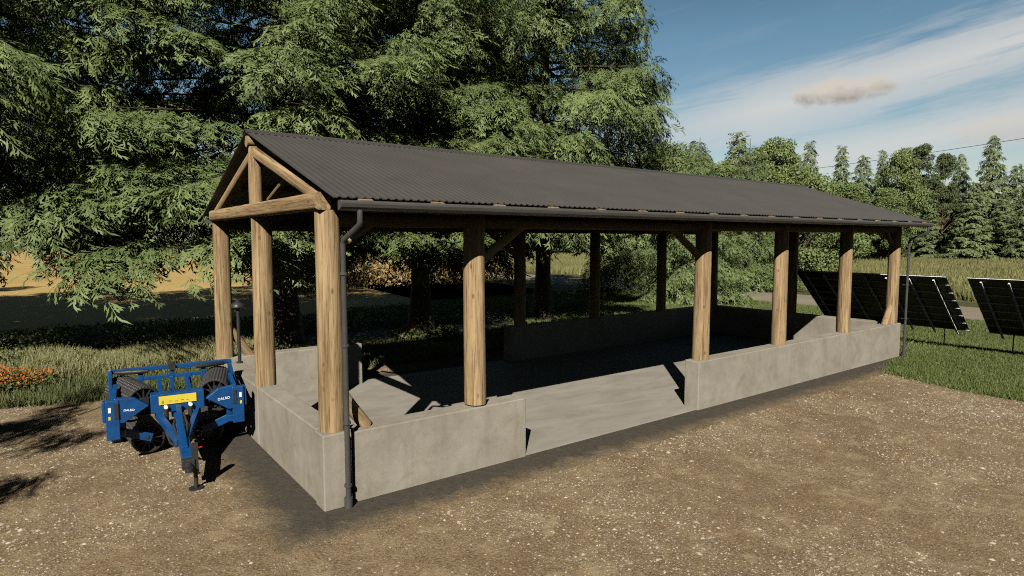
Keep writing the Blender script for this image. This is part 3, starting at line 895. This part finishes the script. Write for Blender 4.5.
def spruce_data(seed, H=29.0, RB=6.6, z0=2.4, nb=120, dens=17, fs=0.85, T=None, power=0.8, droop=1.0, hangk=0.45, latk=0.32, lowk=1.0):
    r = np.random.default_rng(seed)
    P = []; D = []; U = []; S = []; tints = []; limbs = []
    for b in range(nb):
        t = (b + r.uniform(-0.4, 0.4)) / nb
        t = min(max(t, 0), 1) ** 1.15
        z = z0 + (H - 0.6 - z0) * t
        az_ = b * 2.399 + r.uniform(-0.35, 0.35)
        L = RB * (1 - t) ** power * r.uniform(0.82, 1.12) * min(1.0, lowk + (1 - lowk) * t * 4) + 0.35
        out = np.array([math.cos(az_), math.sin(az_), 0]); sd_ = np.array([-out[1], out[0], 0])
        rise = r.uniform(0.02, 0.22) - 0.05 * (1 - t); sag = r.uniform(0.34, 0.52) * droop * (1.1 - 0.5 * t)
        def curve(u):
            return out * (L * u)[:, None] + np.array([0, 0, 1.0]) * (z + L * (rise * u - sag * u ** 2 + 0.16 * u ** 4))[:, None]
        uu = np.linspace(0, 1, 7)
        limbs.append((curve(uu * 0.88), 0.018 + 0.012 * L))
        n = int(dens * L) + 5
        u = 0.12 + 0.88 * np.sqrt(r.uniform(0, 1, n))
        side = r.choice([-1, 1], n); lat = np.abs(r.normal(0, 0.5, n)); lat = np.minimum(lat, 1.1)
        wd = (latk * L * (1 - 0.6 * u) + 0.25)
        hang = r.uniform(0.0, 1.0, n)
        p = curve(u) + sd_ * (side * lat * wd)[:, None]
        p[:, 2] -= lat * wd * 0.45 + hang ** 2 * hangk * (1 - 0.4 * t)
        d = out * (0.55 + 0.35 * r.uniform(-1, 1, n))[:, None] + sd_ * (side * (0.15 + 0.75 * lat))[:, None] + np.array([0, 0, 1.0]) * (-0.45 - 0.9 * hang + 0.35 * u)[:, None]
        d += r.normal(0, 0.18, (n, 3))
        up = np.array([0, 0, 1.0]) + out * 0.45 + r.normal(0, 0.35, (n, 3))
        P.append(p); D.append(d); U.append(up); S.append(fs * r.uniform(0.65, 1.2, n) * (0.65 + 0.35 * (1 - t)))
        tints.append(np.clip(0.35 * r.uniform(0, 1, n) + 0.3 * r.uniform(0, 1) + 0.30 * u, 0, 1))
    V, Q, tt = instance_quads(T, np.concatenate(P), np.concatenate(D), np.concatenate(U), np.concatenate(S), np.concatenate(tints))
    return V, Q, tt, limbs

def limb_mesh(name, limbs, mat, n=5):
    m = MB()
    for pts, r in limbs:
        k = len(pts); m.tube([tuple(p) for p in pts], [r * (1 - 0.85 * i / (k - 1)) for i in range(k)], n, caps=False)
    o = m.build(name, mat, None, fix=False)
    me = o.data; bpy.data.objects.remove(o); return me

def trunk_mesh(name, H, r0, mat, bend=0.1, n=12, flare=1.5):
    m = MB(); pts = []; rad = []
    K = 12
    for i in range(K + 1):
        t = i / K
        pts.append((math.sin(t * 3) * bend, math.cos(t * 2.3) * bend - bend, -0.2 + H * t))
        rad.append(max(0.02, r0 * (1 - t) ** 0.85 * (flare if i == 0 else 1.0)))
    m.tube(pts, rad, n)
    o = m.build(name, mat, None); me = o.data; bpy.data.objects.remove(o); return me

def make_tree(name, loc, label, cat, meshes, group=None, rz=0.0, s=1.0, sz=None):
    o = empty(name, loc, rz, label, cat, group)
    o.scale = (s, s, s if sz is None else sz)
    for nm, me in meshes: mesh_obj(nm, me, o)
    return o

T4 = [frond_template(4, 42, 0.40, 0.037, 0.30, k, 0.6) for k in range(4)]
T3 = frond_template(3, 42, 0.42, 0.105)
SPR = []
for k, (H, RB) in enumerate(((30.0, 7.2), (29.0, 7.2), (31.0, 7.2))):
    V, Q, tt, lb = spruce_data(100 + k, H, RB, 6.2, 132, 52, 0.70, T4, 0.70, 0.85, 0.95, 0.24, 0.86)
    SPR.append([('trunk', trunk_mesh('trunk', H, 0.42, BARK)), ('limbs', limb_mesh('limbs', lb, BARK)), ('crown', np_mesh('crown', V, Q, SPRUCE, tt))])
GRP = 'big spruces in a row behind the shed'
lt = at(-48, 19.5); l2 = at(-250, 20.5); l3 = at(-470, 21.0); l4 = at(-760, 21.0)
for (x, y, z, k, rz, sw, sz, lab) in ((lt.x, lt.y, 0, 0, 0.4, 1.04, 1.04, 'leftmost big spruce, its drooping branches entering at the left edge above the orange flowers'),
                           (l2.x, l2.y, 0, 2, 1.7, 1.05, 0.76, 'big spruce just outside the left edge, next to the leftmost one in view'),
                           (l3.x, l3.y, 0, 1, 2.9, 1.05, 0.78, 'big spruce second from the left end of the row, out of the picture'),
                           (l4.x, l4.y, 0, 0, 4.4, 1.05, 0.76, 'big spruce at the far left end of the row, out of the picture'),
                           (4.1, 15.5, 0, 2, 1.0, 1.12, 0.80, 'big spruce whose trunk stands behind the left end of the shed'),
                           (10.0, 15.5, 0, 0, 3.3, 1.05, 0.82, 'big spruce whose trunk stands behind the open bay of the shed'),
                           (17.0, 15.5, 0, 1, 5.0, 1.02, 0.95, 'rightmost big spruce, its branch tips against the open sky')):
    o = make_tree('spruce_tree', (x, y, z), lab, 'spruce tree', SPR[k], GRP, rz, sw, sz)

# younger spruces past the right half of the shed
V, Q, tt, lb = spruce_data(201, 10.5, 3.1, 1.6, 70, 24, 0.62, T4, 0.75)
YNG = [('trunk', trunk_mesh('trunk', 10.5, 0.17, BARK)), ('limbs', limb_mesh('limbs', lb, BARK)), ('crown', np_mesh('crown', V, Q, SPRUCE, tt))]
make_tree('young_spruce', (29.6, 15.6, 0), 'bright young spruce seen under the roof just left of the third front post', 'spruce tree', YNG, 'young spruces beyond the shed', 0.3)
make_tree('young_spruce', (33.0 - 1.0, 23.5, 0), 'young spruce seen under the roof between two rear posts, left of the bright one', 'spruce tree', YNG, 'young spruces beyond the shed', 1.9, 1.05)
make_tree('young_spruce', (41.4, 19.2, 0), 'young spruce by the road, seen under the roof just right of the third front post', 'spruce tree', YNG, 'young spruces beyond the shed', 4.1, 1.15)

# spruce in the open to the left, out of the frame: its branches throw the shadow on the gravel
V, Q, tt, lb = spruce_data(301, 11.5, 3.2, 2.0, 20, 65, 0.62, T4, 0.6, 0.45, 0.3, 0.09)
LONE = [('trunk', trunk_mesh('trunk', 11.0, 0.16, BARK)), ('limbs', limb_mesh('limbs', lb, BARK)), ('crown', np_mesh('crown', V, Q, SPRUCE, tt))]
make_tree('lone_spruce', (-11.4, -1.0, 0), 'slender spruce left of the picture whose branch shadows fall on the gravel', 'spruce tree', LONE, None, 0.7)

# far kinds
FT = []
for k, (H, RB, nb, pw) in enumerate(((24.0, 4.6, 86, 0.85), (22.0, 3.6, 74, 0.95))):
    V, Q, tt, lb = spruce_data(400 + k, H, RB, 2.6, nb, 15, 1.15, T3, pw, 0.75)
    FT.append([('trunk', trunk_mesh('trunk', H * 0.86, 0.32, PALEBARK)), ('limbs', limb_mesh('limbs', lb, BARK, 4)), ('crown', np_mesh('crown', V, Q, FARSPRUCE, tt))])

def broad_data(seed, H, RX, base, clumps=46, per=150, leaf=0.36, shape='round'):
    r = np.random.default_rng(seed)
    C = []
    limbs = []
    for c in range(clumps):
        t = r.uniform(0, 1)
        z = base + (H - base) * t
        prof = math.sin(math.pi * min(1, 0.16 + 0.80 * t)) ** 0.75 if shape == 'round' else (1 - t) ** 0.6 * 0.9 + 0.15
        a = r.uniform(0, 6.283); rr_ = RX * prof * math.sqrt(r.uniform(0.15, 1.0))
        ctr = np.array([math.cos(a) * rr_, math.sin(a) * rr_, z])
        cs = r.uniform(0.55, 1.15) * RX * 0.27
        tn = r.uniform(0, 1)
        q = r.normal(0, 1, (per, 3)); q /= np.linalg.norm(q, axis=1, keepdims=True)
        q *= (r.uniform(0.25, 1, per) ** 0.5)[:, None] * np.array([cs * 1.25, cs * 1.25, cs * 0.8])
        C.append((ctr + q, q, tn))
        p0 = np.array([0, 0, max(base * 0.7, z - rr_ * 0.9 - 1.0)])
        limbs.append((np.array([p0, p0 * 0.5 + ctr * 0.5 + [0, 0, 0.3], ctr]), 0.09))
    P = np.concatenate([c[0] for c in C]); Nn = np.concatenate([c[1] for c in C])
    n = len(P)
    D = r.normal(0, 1, (n, 3)) + np.array([0, 0, -0.35]); Uu = Nn / np.maximum(1e-6, np.linalg.norm(Nn, axis=1, keepdims=True)) + r.normal(0, 0.45, (n, 3)) + [0, 0, 0.35]
    Tl = np.array([[0, 0, 0], [0.5, 0.34, 0.05], [1, 0, -0.1], [0.5, -0.34, 0.05]])
    tint = np.clip(np.repeat([c[2] for c in C], per) * 0.55 + r.uniform(0, 0.45, n), 0, 1)
    V, Q, tt = instance_quads(Tl, P, D, Uu, leaf * r.uniform(0.6, 1.3, n), tint)
    return V, Q, tt, limbs
BR = []
for k, (H, RX, base, mat, leaf, cl) in enumerate(((13.0, 4.4, 1.6, LEAFG, 0.25, 80), (17.0, 4.2, 2.3, LEAFD, 0.28, 80), (8.0, 4.4, 0.5, LEAFG, 0.19, 70))):
    V, Q, tt, lb = broad_data(500 + k, H, RX, base, cl, 420, leaf)
    BR.append([('trunk', trunk_mesh('trunk', H * 0.85, 0.24, BARK)), ('limbs', limb_mesh('limbs', lb, BARK, 4)), ('crown', np_mesh('crown', V, Q, mat, tt))])
# pines: bare reddish trunk, layered crown on top
V, Q, tt, lb = broad_data(600, 22.0, 3.9, 8.0, 70, 260, 0.30, 'cone')
PINE = [('trunk', trunk_mesh('trunk', 21.5, 0.26, PINEBARK, 0.3)), ('limbs', limb_mesh('limbs', lb, PINEBARK, 4)), ('crown', np_mesh('crown', V, Q, LEAFD, tt))]
HN = {'fs0': (FT[0], 24.0), 'fs1': (FT[1], 22.0), 'b0': (BR[0], 13.0), 'b1': (BR[1], 17.0), 'b2': (BR[2], 8.0), 'p': (PINE, 22.0)}
# the wood on the horizon and the bushes before it:  (kind, bearing px, depth, height, width factor, label)
FAR = [
 ('b0', 664, 62, 13.0, 0.9, 'round green tree touching the tips of the rightmost big spruce'),
 ('fs0', 694, 66, 15.0, 1.5, 'grey-green broad spruce left of the tall ragged spruce over the roof'),
 ('fs1', 735, 70, 16.6, 1.35, 'dark ragged pointed spruce above the middle of the roof, taller than its neighbours'),
 ('b0', 722, 60, 11.2, 0.8, 'light green bushy tree low in front of the tall ragged spruce'),
 ('b0', 771, 84, 16.8, 0.85, 'round-headed green tree right of the tall ragged spruce'),
 ('b2', 790, 64, 10.6, 0.9, 'bright green bush-like tree just above the roof slope, below the left slim spruce'),
 ('fs1', 805, 130, 25.5, 0.9, 'slim pointed spruce on the skyline, left one of a pair under the cloud'),
 ('fs1', 836, 132, 24.8, 0.9, 'slim pointed spruce on the skyline, right one of a pair under the cloud'),
 ('fs0', 858, 124, 21.5, 1.1, 'broad dark spruce on the skyline just right of the slim spruce pair'),
 ('fs1', 877, 132, 23.8, 0.8, 'short pointed spruce poking out above the broad skyline trees'),
 ('b0', 895, 116, 20.0, 0.7, 'yellow-green crown on the skyline left of the bare-trunked pines'),
 ('b0', 842, 100, 12.6, 1.15, 'wide pale green tree rising behind the right part of the roof'),
 ('b0', 882, 104, 12.0, 1.0, 'pale green tree above the low right corner of the roof'),
 ('p', 913, 118, 21.5, 0.95, 'pine with a bare reddish trunk, left one of two'),
 ('p', 939, 122, 20.5, 0.9, 'pine with a bare reddish trunk, right one of two'),
 ('fs0', 954, 138, 23.8, 0.85, 'dark spruce on the skyline left of the tallest far spruce'),
 ('fs0', 985, 128, 26.2, 0.95, 'tallest far spruce on the right skyline'),
 ('fs0', 1010, 134, 21.0, 1.2, 'dark broad spruce on the skyline right of the tallest far spruce'),
 ('fs0', 1030, 138, 24.0, 0.9, 'dark spruce on the skyline at the right edge'),
 ('fs0', 968, 108, 14.5, 1.3, 'wide light green spruce with a pale trunk standing at the far edge of the crop'),
 ('fs1', 1022, 112, 15.0, 1.3, 'light green spruce with a thin pale trunk at the right edge of the crop'),
 ('fs0', 925, 116, 13.0, 1.3, 'low dark spruce under the two bare-trunked pines'),
 ('fs0', 998, 122, 13.5, 1.4, 'low dark spruce between the two light green spruces at the crop edge'),
 ('b1', 845, 112, 12.0, 1.0, 'dark low-crowned tree seen under the eave left of the fifth front post'),
 ('b1', 818, 116, 12.5, 1.0, 'dark low-crowned tree seen under the eave left of the solar array top corner'),
 ('b1', 880, 114, 12.0, 1.0, 'dark low-crowned tree seen under the eave between the two last front posts'),
 ('b0', 780, 100, 15.0, 1.0, 'round green tree behind the roof slope, below the skyline between two taller crowns'),
 ('b0', 700, 92, 15.0, 1.0, 'green tree far behind the grey-green broad spruce'),
]
rt = random.Random(5)
for kind, px, dep, h, wf, lab in FAR:
    ms, h0 = HN[kind]
    s = h / h0
    p = at(px, dep)
    nm = {'f': 'far_spruce', 'b': 'broadleaf_tree', 'p': 'pine_tree'}[kind[0]]
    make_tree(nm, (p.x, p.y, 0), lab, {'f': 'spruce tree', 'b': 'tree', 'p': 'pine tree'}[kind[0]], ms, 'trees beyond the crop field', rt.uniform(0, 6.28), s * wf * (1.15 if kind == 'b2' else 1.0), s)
# the closed wood behind them reads as one mass
def wood_mass():
    r = np.random.default_rng(77); Vs = []; Qs = []; ts = []; off = 0
    for i in range(150):
        px = r.uniform(560, 1500); dep = r.uniform(142, 190)
        if r.uniform() < 0.25: px = r.uniform(-900, 560); dep = r.uniform(300, 360)
        p = at(px, dep)
        kindk = r.integers(0, 3)
        H = r.uniform(11, 16)
        n = 900
        t = r.uniform(0.08, 1, n)
        rad = 4.2 * ((1 - t) ** 0.8 + 0.08) if kindk else 4.6 * np.sin(np.pi * np.minimum(1, 0.15 + 0.8 * t)) ** 0.7
        a = r.uniform(0, 6.28, n); rr_ = rad * np.sqrt(r.uniform(0.2, 1, n))
        P = np.stack([p.x + np.cos(a) * rr_, p.y + np.sin(a) * rr_, H * t], 1)
        D = np.stack([np.cos(a), np.sin(a), r.normal(-0.3, 0.5, n)], 1) + r.normal(0, 0.4, (n, 3)); U = r.normal(0, 0.5, (n, 3)) + [0, 0, 1]
        Tl = np.array([[0, 0, 0], [0.5, 0.4, 0.05], [1, 0, -0.1], [0.5, -0.4, 0.05]])
        V, Q, tt = instance_quads(Tl, P, D, U, r.uniform(0.8, 1.6, n), np.clip(r.uniform(0, 0.6) + r.uniform(0, 0.4, n), 0, 1))
        Vs.append(V); Qs.append(Q + off); ts.append(tt); off += len(V)
    return np_mesh('distant_wood', np.concatenate(Vs), np.concatenate(Qs), LEAFD, np.concatenate(ts))
tag(mesh_obj('distant_wood', wood_mass()), 'dense dark wood closing the horizon behind the single trees', 'wood', kind='stuff')

# ---- blades
def blades(P, h, wd, lean, mat_t, r, tri=True):
    n = len(P)
    a = r.uniform(0, 6.283, n); s = np.stack([np.cos(a), np.sin(a), np.zeros(n)], 1) * wd[:, None]
    ln = r.normal(0, 1, (n, 2)) * (lean * h)[:, None]
    tip = P + np.stack([ln[:, 0], ln[:, 1], h], 1)
    V = np.stack([P - s, P + s, tip], 1).reshape(-1, 3)
    Q = np.arange(n * 3).reshape(-1, 3)
    return V, Q, np.repeat(mat_t, 3)

def inside(poly, x, y):
    ins = np.zeros(len(x), bool); n = len(poly)
    for i in range(n):
        x0, y0 = poly[i]; x1, y1 = poly[(i + 1) % n]
        c = ((y0 > y) != (y1 > y)) & (x < (x1 - x0) * (y - y0) / ((y1 - y0) + 1e-12) + x0)
        ins ^= c
    return ins
def vnoise(x, y, sc, seed=0):
    r = np.random.default_rng(seed); s = np.zeros(len(x))
    for k in range(5):
        a = r.uniform(0, 6.28); f = sc * r.uniform(0.6, 1.8); s += np.sin((x * math.cos(a) + y * math.sin(a)) * f + r.uniform(0, 6.28))
    return s / 5
def area_pts(r, n, poly):
    xs = [p[0] for p in poly]; ys = [p[1] for p in poly]
    x = r.uniform(min(xs), max(xs), n); y = r.uniform(min(ys), max(ys), n)
    k = inside(poly, x, y); return x[k], y[k]

r = np.random.default_rng(31)
# lawn right of the shed: near part dense
yard_in = [(p[0], p[1]) for p in YARD]
def lawn_blades():
    out = []
    for (poly, n, hh, ww) in (([(15, -14), (33, -14), (33, 0), (16, 0)], 230000, 0.10, 0.014), ([(20.1, 0), (33, 0), (33, 26), (15, 26), (15, 9.2), (20.1, 9)], 150000, 0.12, 0.018)):
        x, y = area_pts(r, n, poly)
        k = ~inside(yard_in, x + r.normal(0, 0.12, len(x)), y + r.normal(0, 0.12, len(x)))
        k &= ~((x > -0.2) & (x < 20.15) & (y > -0.2) & (y < 7.7))
        x, y = x[k], y[k]
        h = hh * r.uniform(0.5, 1.35, len(x)); 
        t = np.clip(0.5 + 0.35 * vnoise(x, y, 0.9, 3) + r.normal(0, 0.18, len(x)), 0, 1)
        out.append(blades(np.stack([x, y, np.zeros(len(x))], 1), h, ww * np.ones(len(x)), 0.35 * np.ones(len(x)), t, r))
    V = np.concatenate([o[0] for o in out]); Q = np.concatenate([out[0][1], out[1][1] + len(out[0][0])]); t = np.concatenate([o[2] for o in out])
    return np_mesh('grass', V, Q, GRASSM, t)
tag(mesh_obj('grass', lawn_blades()), 'short green lawn grass around the solar arrays', 'grass', kind='stuff')

# green verge left of and behind the gravel
def verge():
    poly = [(-16, 10.3), (-4.3, 9.9), (-2.3, 9.3), (-1.0, 9.2), (9, 8.9), (15, 9.2), (15, 13), (3, 12), (-4, 12.6), (-16, 16)]
    x, y = area_pts(r, 120000, poly)
    t = np.clip(0.45 + 0.4 * vnoise(x, y, 1.6, 9) + r.normal(0, 0.2, len(x)), 0, 1)
    h = r.uniform(0.12, 0.34, len(x)) * (1 + 0.5 * vnoise(x, y, 1.2, 4))
    V, Q, tt = blades(np.stack([x, y, np.zeros(len(x))], 1), np.maximum(h, 0.05), 0.016 * np.ones(len(x)), 0.35 * np.ones(len(x)), t, r)
    return np_mesh('verge_grass', V, Q, WEEDM, tt)
tag(mesh_obj('verge_grass', verge()), 'rough green grass along the left edge of the gravel', 'grass', kind='stuff')

# pale tall grass behind the roller and at far left
def tall():
    out = []; off = 0; Vs = []; Qs = []; ts = []
    for (cx, cy, rx, ry, n, hh) in ((0.3, 12.9, 2.5, 1.3, 34000, 0.80), (-4.3, 13.4, 3.0, 1.5, 30000, 0.80), (-9, 14.5, 3, 1.5, 6000, 0.7), (-1.9, 12.8, 0.8, 0.6, 3000, 0.5)):
        a = r.uniform(0, 6.283, n); q = np.sqrt(r.uniform(0, 1, n))
        x = cx + np.cos(a) * q * rx; y = cy + np.sin(a) * q * ry
        h = hh * r.uniform(0.45, 1.15, n) * (1.05 - 0.35 * q) * (1 + 0.25 * vnoise(x, y, 3, 8))
        t = np.clip(0.55 + 0.25 * vnoise(x, y, 2, 5) + r.normal(0, 0.22, n), 0, 1)
        V, Q, tt = blades(np.stack([x, y, np.zeros(n)], 1), np.maximum(0.1, h), 0.020 * np.ones(n), 0.22 * np.ones(n), t, r)
        Vs.append(V); Qs.append(Q + off); ts.append(tt); off += len(V)
    return np_mesh('tall_grass', np.concatenate(Vs), np.concatenate(Qs), TALLG, np.concatenate(ts))
tag(mesh_obj('tall_grass', tall()), 'pale yellow-green tall grass in the sun behind the blue roller', 'tall grass', kind='stuff')

def leafy(cx, cy, rx, ry, n, h0, h1, size, mat, name, seed):
    rr_ = np.random.default_rng(seed)
    a = rr_.uniform(0, 6.283, n); q = np.sqrt(rr_.uniform(0, 1, n))
    x = cx + np.cos(a) * q * rx; y = cy + np.sin(a) * q * ry
    z = rr_.uniform(h0, h1, n) * (1.0 + 0.3 * vnoise(x, y, 4, seed)) * (1.1 - 0.4 * q)
    D = rr_.normal(0, 1, (n, 3)); U = rr_.normal(0, 0.6, (n, 3)) + [0, -0.3, 1]
    Tl = np.array([[0, 0, 0], [0.5, 0.36, 0.05], [1, 0, -0.1], [0.5, -0.36, 0.05]])
    V, Q, tt = instance_quads(Tl, np.stack([x, y, z], 1), D, U, size * rr_.uniform(0.6, 1.4, n), rr_.uniform(0, 1, n))
    return V, Q, tt
def multi(name, mat, specs):
    Vs = []; Qs = []; ts = []; off = 0
    for i, sp in enumerate(specs):
        V, Q, t = leafy(*sp, mat, name, 900 + i); Vs.append(V); Qs.append(Q + off); ts.append(t); off += len(V)
    return mesh_obj(name, np_mesh(name, np.concatenate(Vs), np.concatenate(Qs), mat, np.concatenate(ts)))
tag(multi('orange_flowers', ORANGEF, [(-4.6, 11.7, 1.5, 0.9, 3000, 0.10, 0.72, 0.06), (-6.8, 12.0, 1.2, 0.6, 3000, 0.25, 0.55, 0.07), (9.0, 14.2, 0.7, 0.3, 800, 0.15, 0.45, 0.08), (2.6, 12.2, 0.7, 0.3, 700, 0.2, 0.5, 0.07)]),
    'low patch of orange flowers at the left edge of the grass', 'flowers', kind='stuff')
tag(multi('weeds', WEEDM, [(-4.8, 11.7, 1.9, 0.9, 11000, 0.0, 0.5, 0.085), (-4.0, 13.4, 2.4, 0.9, 6000, 0.1, 0.8, 0.085), (2.3, 12.3, 1.3, 0.7, 2500, 0.0, 0.5, 0.15), (4.6, 9.6, 0.5, 0.3, 500, 0.0, 0.35, 0.12), (13.5, 11.5, 3.5, 0.8, 3500, 0, 0.35, 0.16), (9.2, 13.6, 1.4, 0.5, 1500, 0, 0.35, 0.14), (-2, 19.5, 9, 4.5, 20000, 0.0, 0.4, 0.12), (14, 20, 9, 4, 14000, 0.0, 0.35, 0.12)]),
    'mixed leafy weeds in the strip between gravel and spruces', 'weeds', kind='stuff')

# dry tan plants standing in the field behind the spruces
def dry():
    n = 7000
    x = r.uniform(10, 33, n); y = r.uniform(37, 50, n)
    z = r.uniform(0.0, 2.2, n)
    D = r.normal(0, 1, (n, 3)); U = r.normal(0, 0.8, (n, 3)) + [-0.3, -0.3, 0.8]
    Tl = np.array([[0, 0, 0], [0.5, 0.22, 0.05], [1, 0, -0.15], [0.5, -0.22, 0.05]])
    V, Q, tt = instance_quads(Tl, np.stack([x, y, z], 1), D, U, r.uniform(0.25, 0.55, n), r.uniform(0, 1, n))
    return np_mesh('dry_plants', V, Q, DRYM, tt)
tag(mesh_obj('dry_plants', dry()), 'tall dry tan plants in the field seen between the rear posts', 'dry crop', kind='stuff')

# rows of crop beyond the road
def crop():
    rows = np.arange(44, 132, 0.6); xs = []; ys = []
    for X in rows:
        n = int(900 if X < 70 else 520)
        yy = r.uniform(-40, 130, n)
        keep = (yy < X * 1.1 + 10) & (yy > -X * 0.25 - 6)
        yy = yy[keep]; xs.append(X + r.normal(0, 0.09, len(yy))); ys.append(yy)
    x = np.concatenate(xs); y = np.concatenate(ys)
    k = np.abs((y + 6) % 18 - 9) > 0.5
    x, y = x[k], y[k]
    x = np.repeat(x, 3); y = np.repeat(y, 3); n = len(x)
    h = r.uniform(0.4, 0.95, n)
    t = np.clip(0.5 + 0.3 * vnoise(x, y, 0.25, 6) + r.normal(0, 0.22, n), 0, 1)
    V, Q, tt = blades(np.stack([x, y, np.zeros(n)], 1), h, 0.06 * np.ones(n), 0.22 * np.ones(n), t, r)
    return np_mesh('crop', V, Q, CROPM, tt)
tag(mesh_obj('crop', crop()), 'rows of pale green-yellow crop beyond the road', 'crop', kind='stuff')

# stones lying on the gravel
def stones():
    n = 330000
    d = np.sqrt(r.uniform(4.5 ** 2, 21 ** 2, n)); px = r.uniform(-60, 1080, n)
    p = np.array(CAM)[None, :2] + np.array(FWD)[None, :2] * d[:, None] + np.array(RGT)[None, :2] * ((px - 512) / 612 * d)[:, None]
    x, y = p[:, 0], p[:, 1]
    ox = np.array([(0, 0, 1), (1, 0, 0), (0, 1, 0), (-1, 0, 0), (0, -1, 0)], float)
    dens = vnoise(x, y, 1.1, 21) + 0.6 * vnoise(x, y, 3.1, 22)
    k = inside(yard_in, x, y) & ~((x > -0.9) & (x < 20.8) & (y > -0.9) & (y < 8.2)) & (r.uniform(0, 1, n) < np.clip(0.30 + 0.75 * dens, 0.08, 0.9))
    x, y = x[k], y[k]; n = len(x)
    a = r.uniform(0, 6.28, n); s = 0.0110 * np.exp(r.normal(0, 0.38, n)); el_ = r.uniform(0.9, 1.8, n)
    ca, sa = np.cos(a), np.sin(a)
    V = np.zeros((n, 5, 3))
    for i, (u, v, w_) in enumerate(ox):
        uu = u * s * el_ * r.uniform(0.75, 1.25, n); vv_ = v * s * r.uniform(0.75, 1.25, n)
        V[:, i, 0] = x + ca * uu - sa * vv_; V[:, i, 1] = y + sa * uu + ca * vv_; V[:, i, 2] = 0.004 + w_ * s * r.uniform(0.55, 1.05, n)
    F = np.array([(0, 1, 2), (0, 2, 3), (0, 3, 4), (0, 4, 1)])
    Q = (np.arange(n)[:, None, None] * 5 + F[None]).reshape(-1, 3)
    return np_mesh('gravel_stones', V.reshape(-1, 3), Q, STONEM, np.repeat(np.clip(r.normal(0.5, 0.3, n), 0, 1), 5))
tag(mesh_obj('gravel_stones', stones()), 'loose pale stone chips scattered over the gravel yard', 'stones', kind='stuff')

# ---------------------------------------------------------------- overhead cable and its poles
def pole(p, label):
    o = empty('utility_pole', p, 0, label, 'utility pole')
    MB().tube([(0, 0, -0.3), (0, 0, 10.2)], [0.15, 0.10], 12).build('pole', BARK, o)
    MB().box((0, 0, 9.75), (0.12, 1.4, 0.12), Matrix.Rotation(R(52), 3, 'Z')).build('cross_arm', BARK, o)
    for s in (-1, 1):
        q = Matrix.Rotation(R(52), 3, 'Z') @ Vector((0, s * 0.6, 9.82)); MB().tube([q, q + Vector((0, 0, 0.06)), q + Vector((0, 0, 0.14))], [0.04, 0.055, 0.03], 10).build('insulator', WHITE, o)
    return o
pa = at(600, 74); pb = at(1140, 30.5)
pole((pa.x, pa.y, 0), 'wooden utility pole behind the big spruces at the far end of the overhead cable')
pole((pb.x, pb.y, 0), 'wooden utility pole right of the picture at the near end of the overhead cable')
cb = MB(); pts = []
for i in range(25):
    t = i / 24; q = pa.lerp(pb, t); pts.append((q.x, q.y, 9.9 - 1.1 * 4 * t * (1 - t) * 0.5))
cb.tube(pts, 0.014, 6)
tag(cb.build('overhead_cable', BLACK), 'thin black overhead cable crossing before the trees at the right', 'cable')
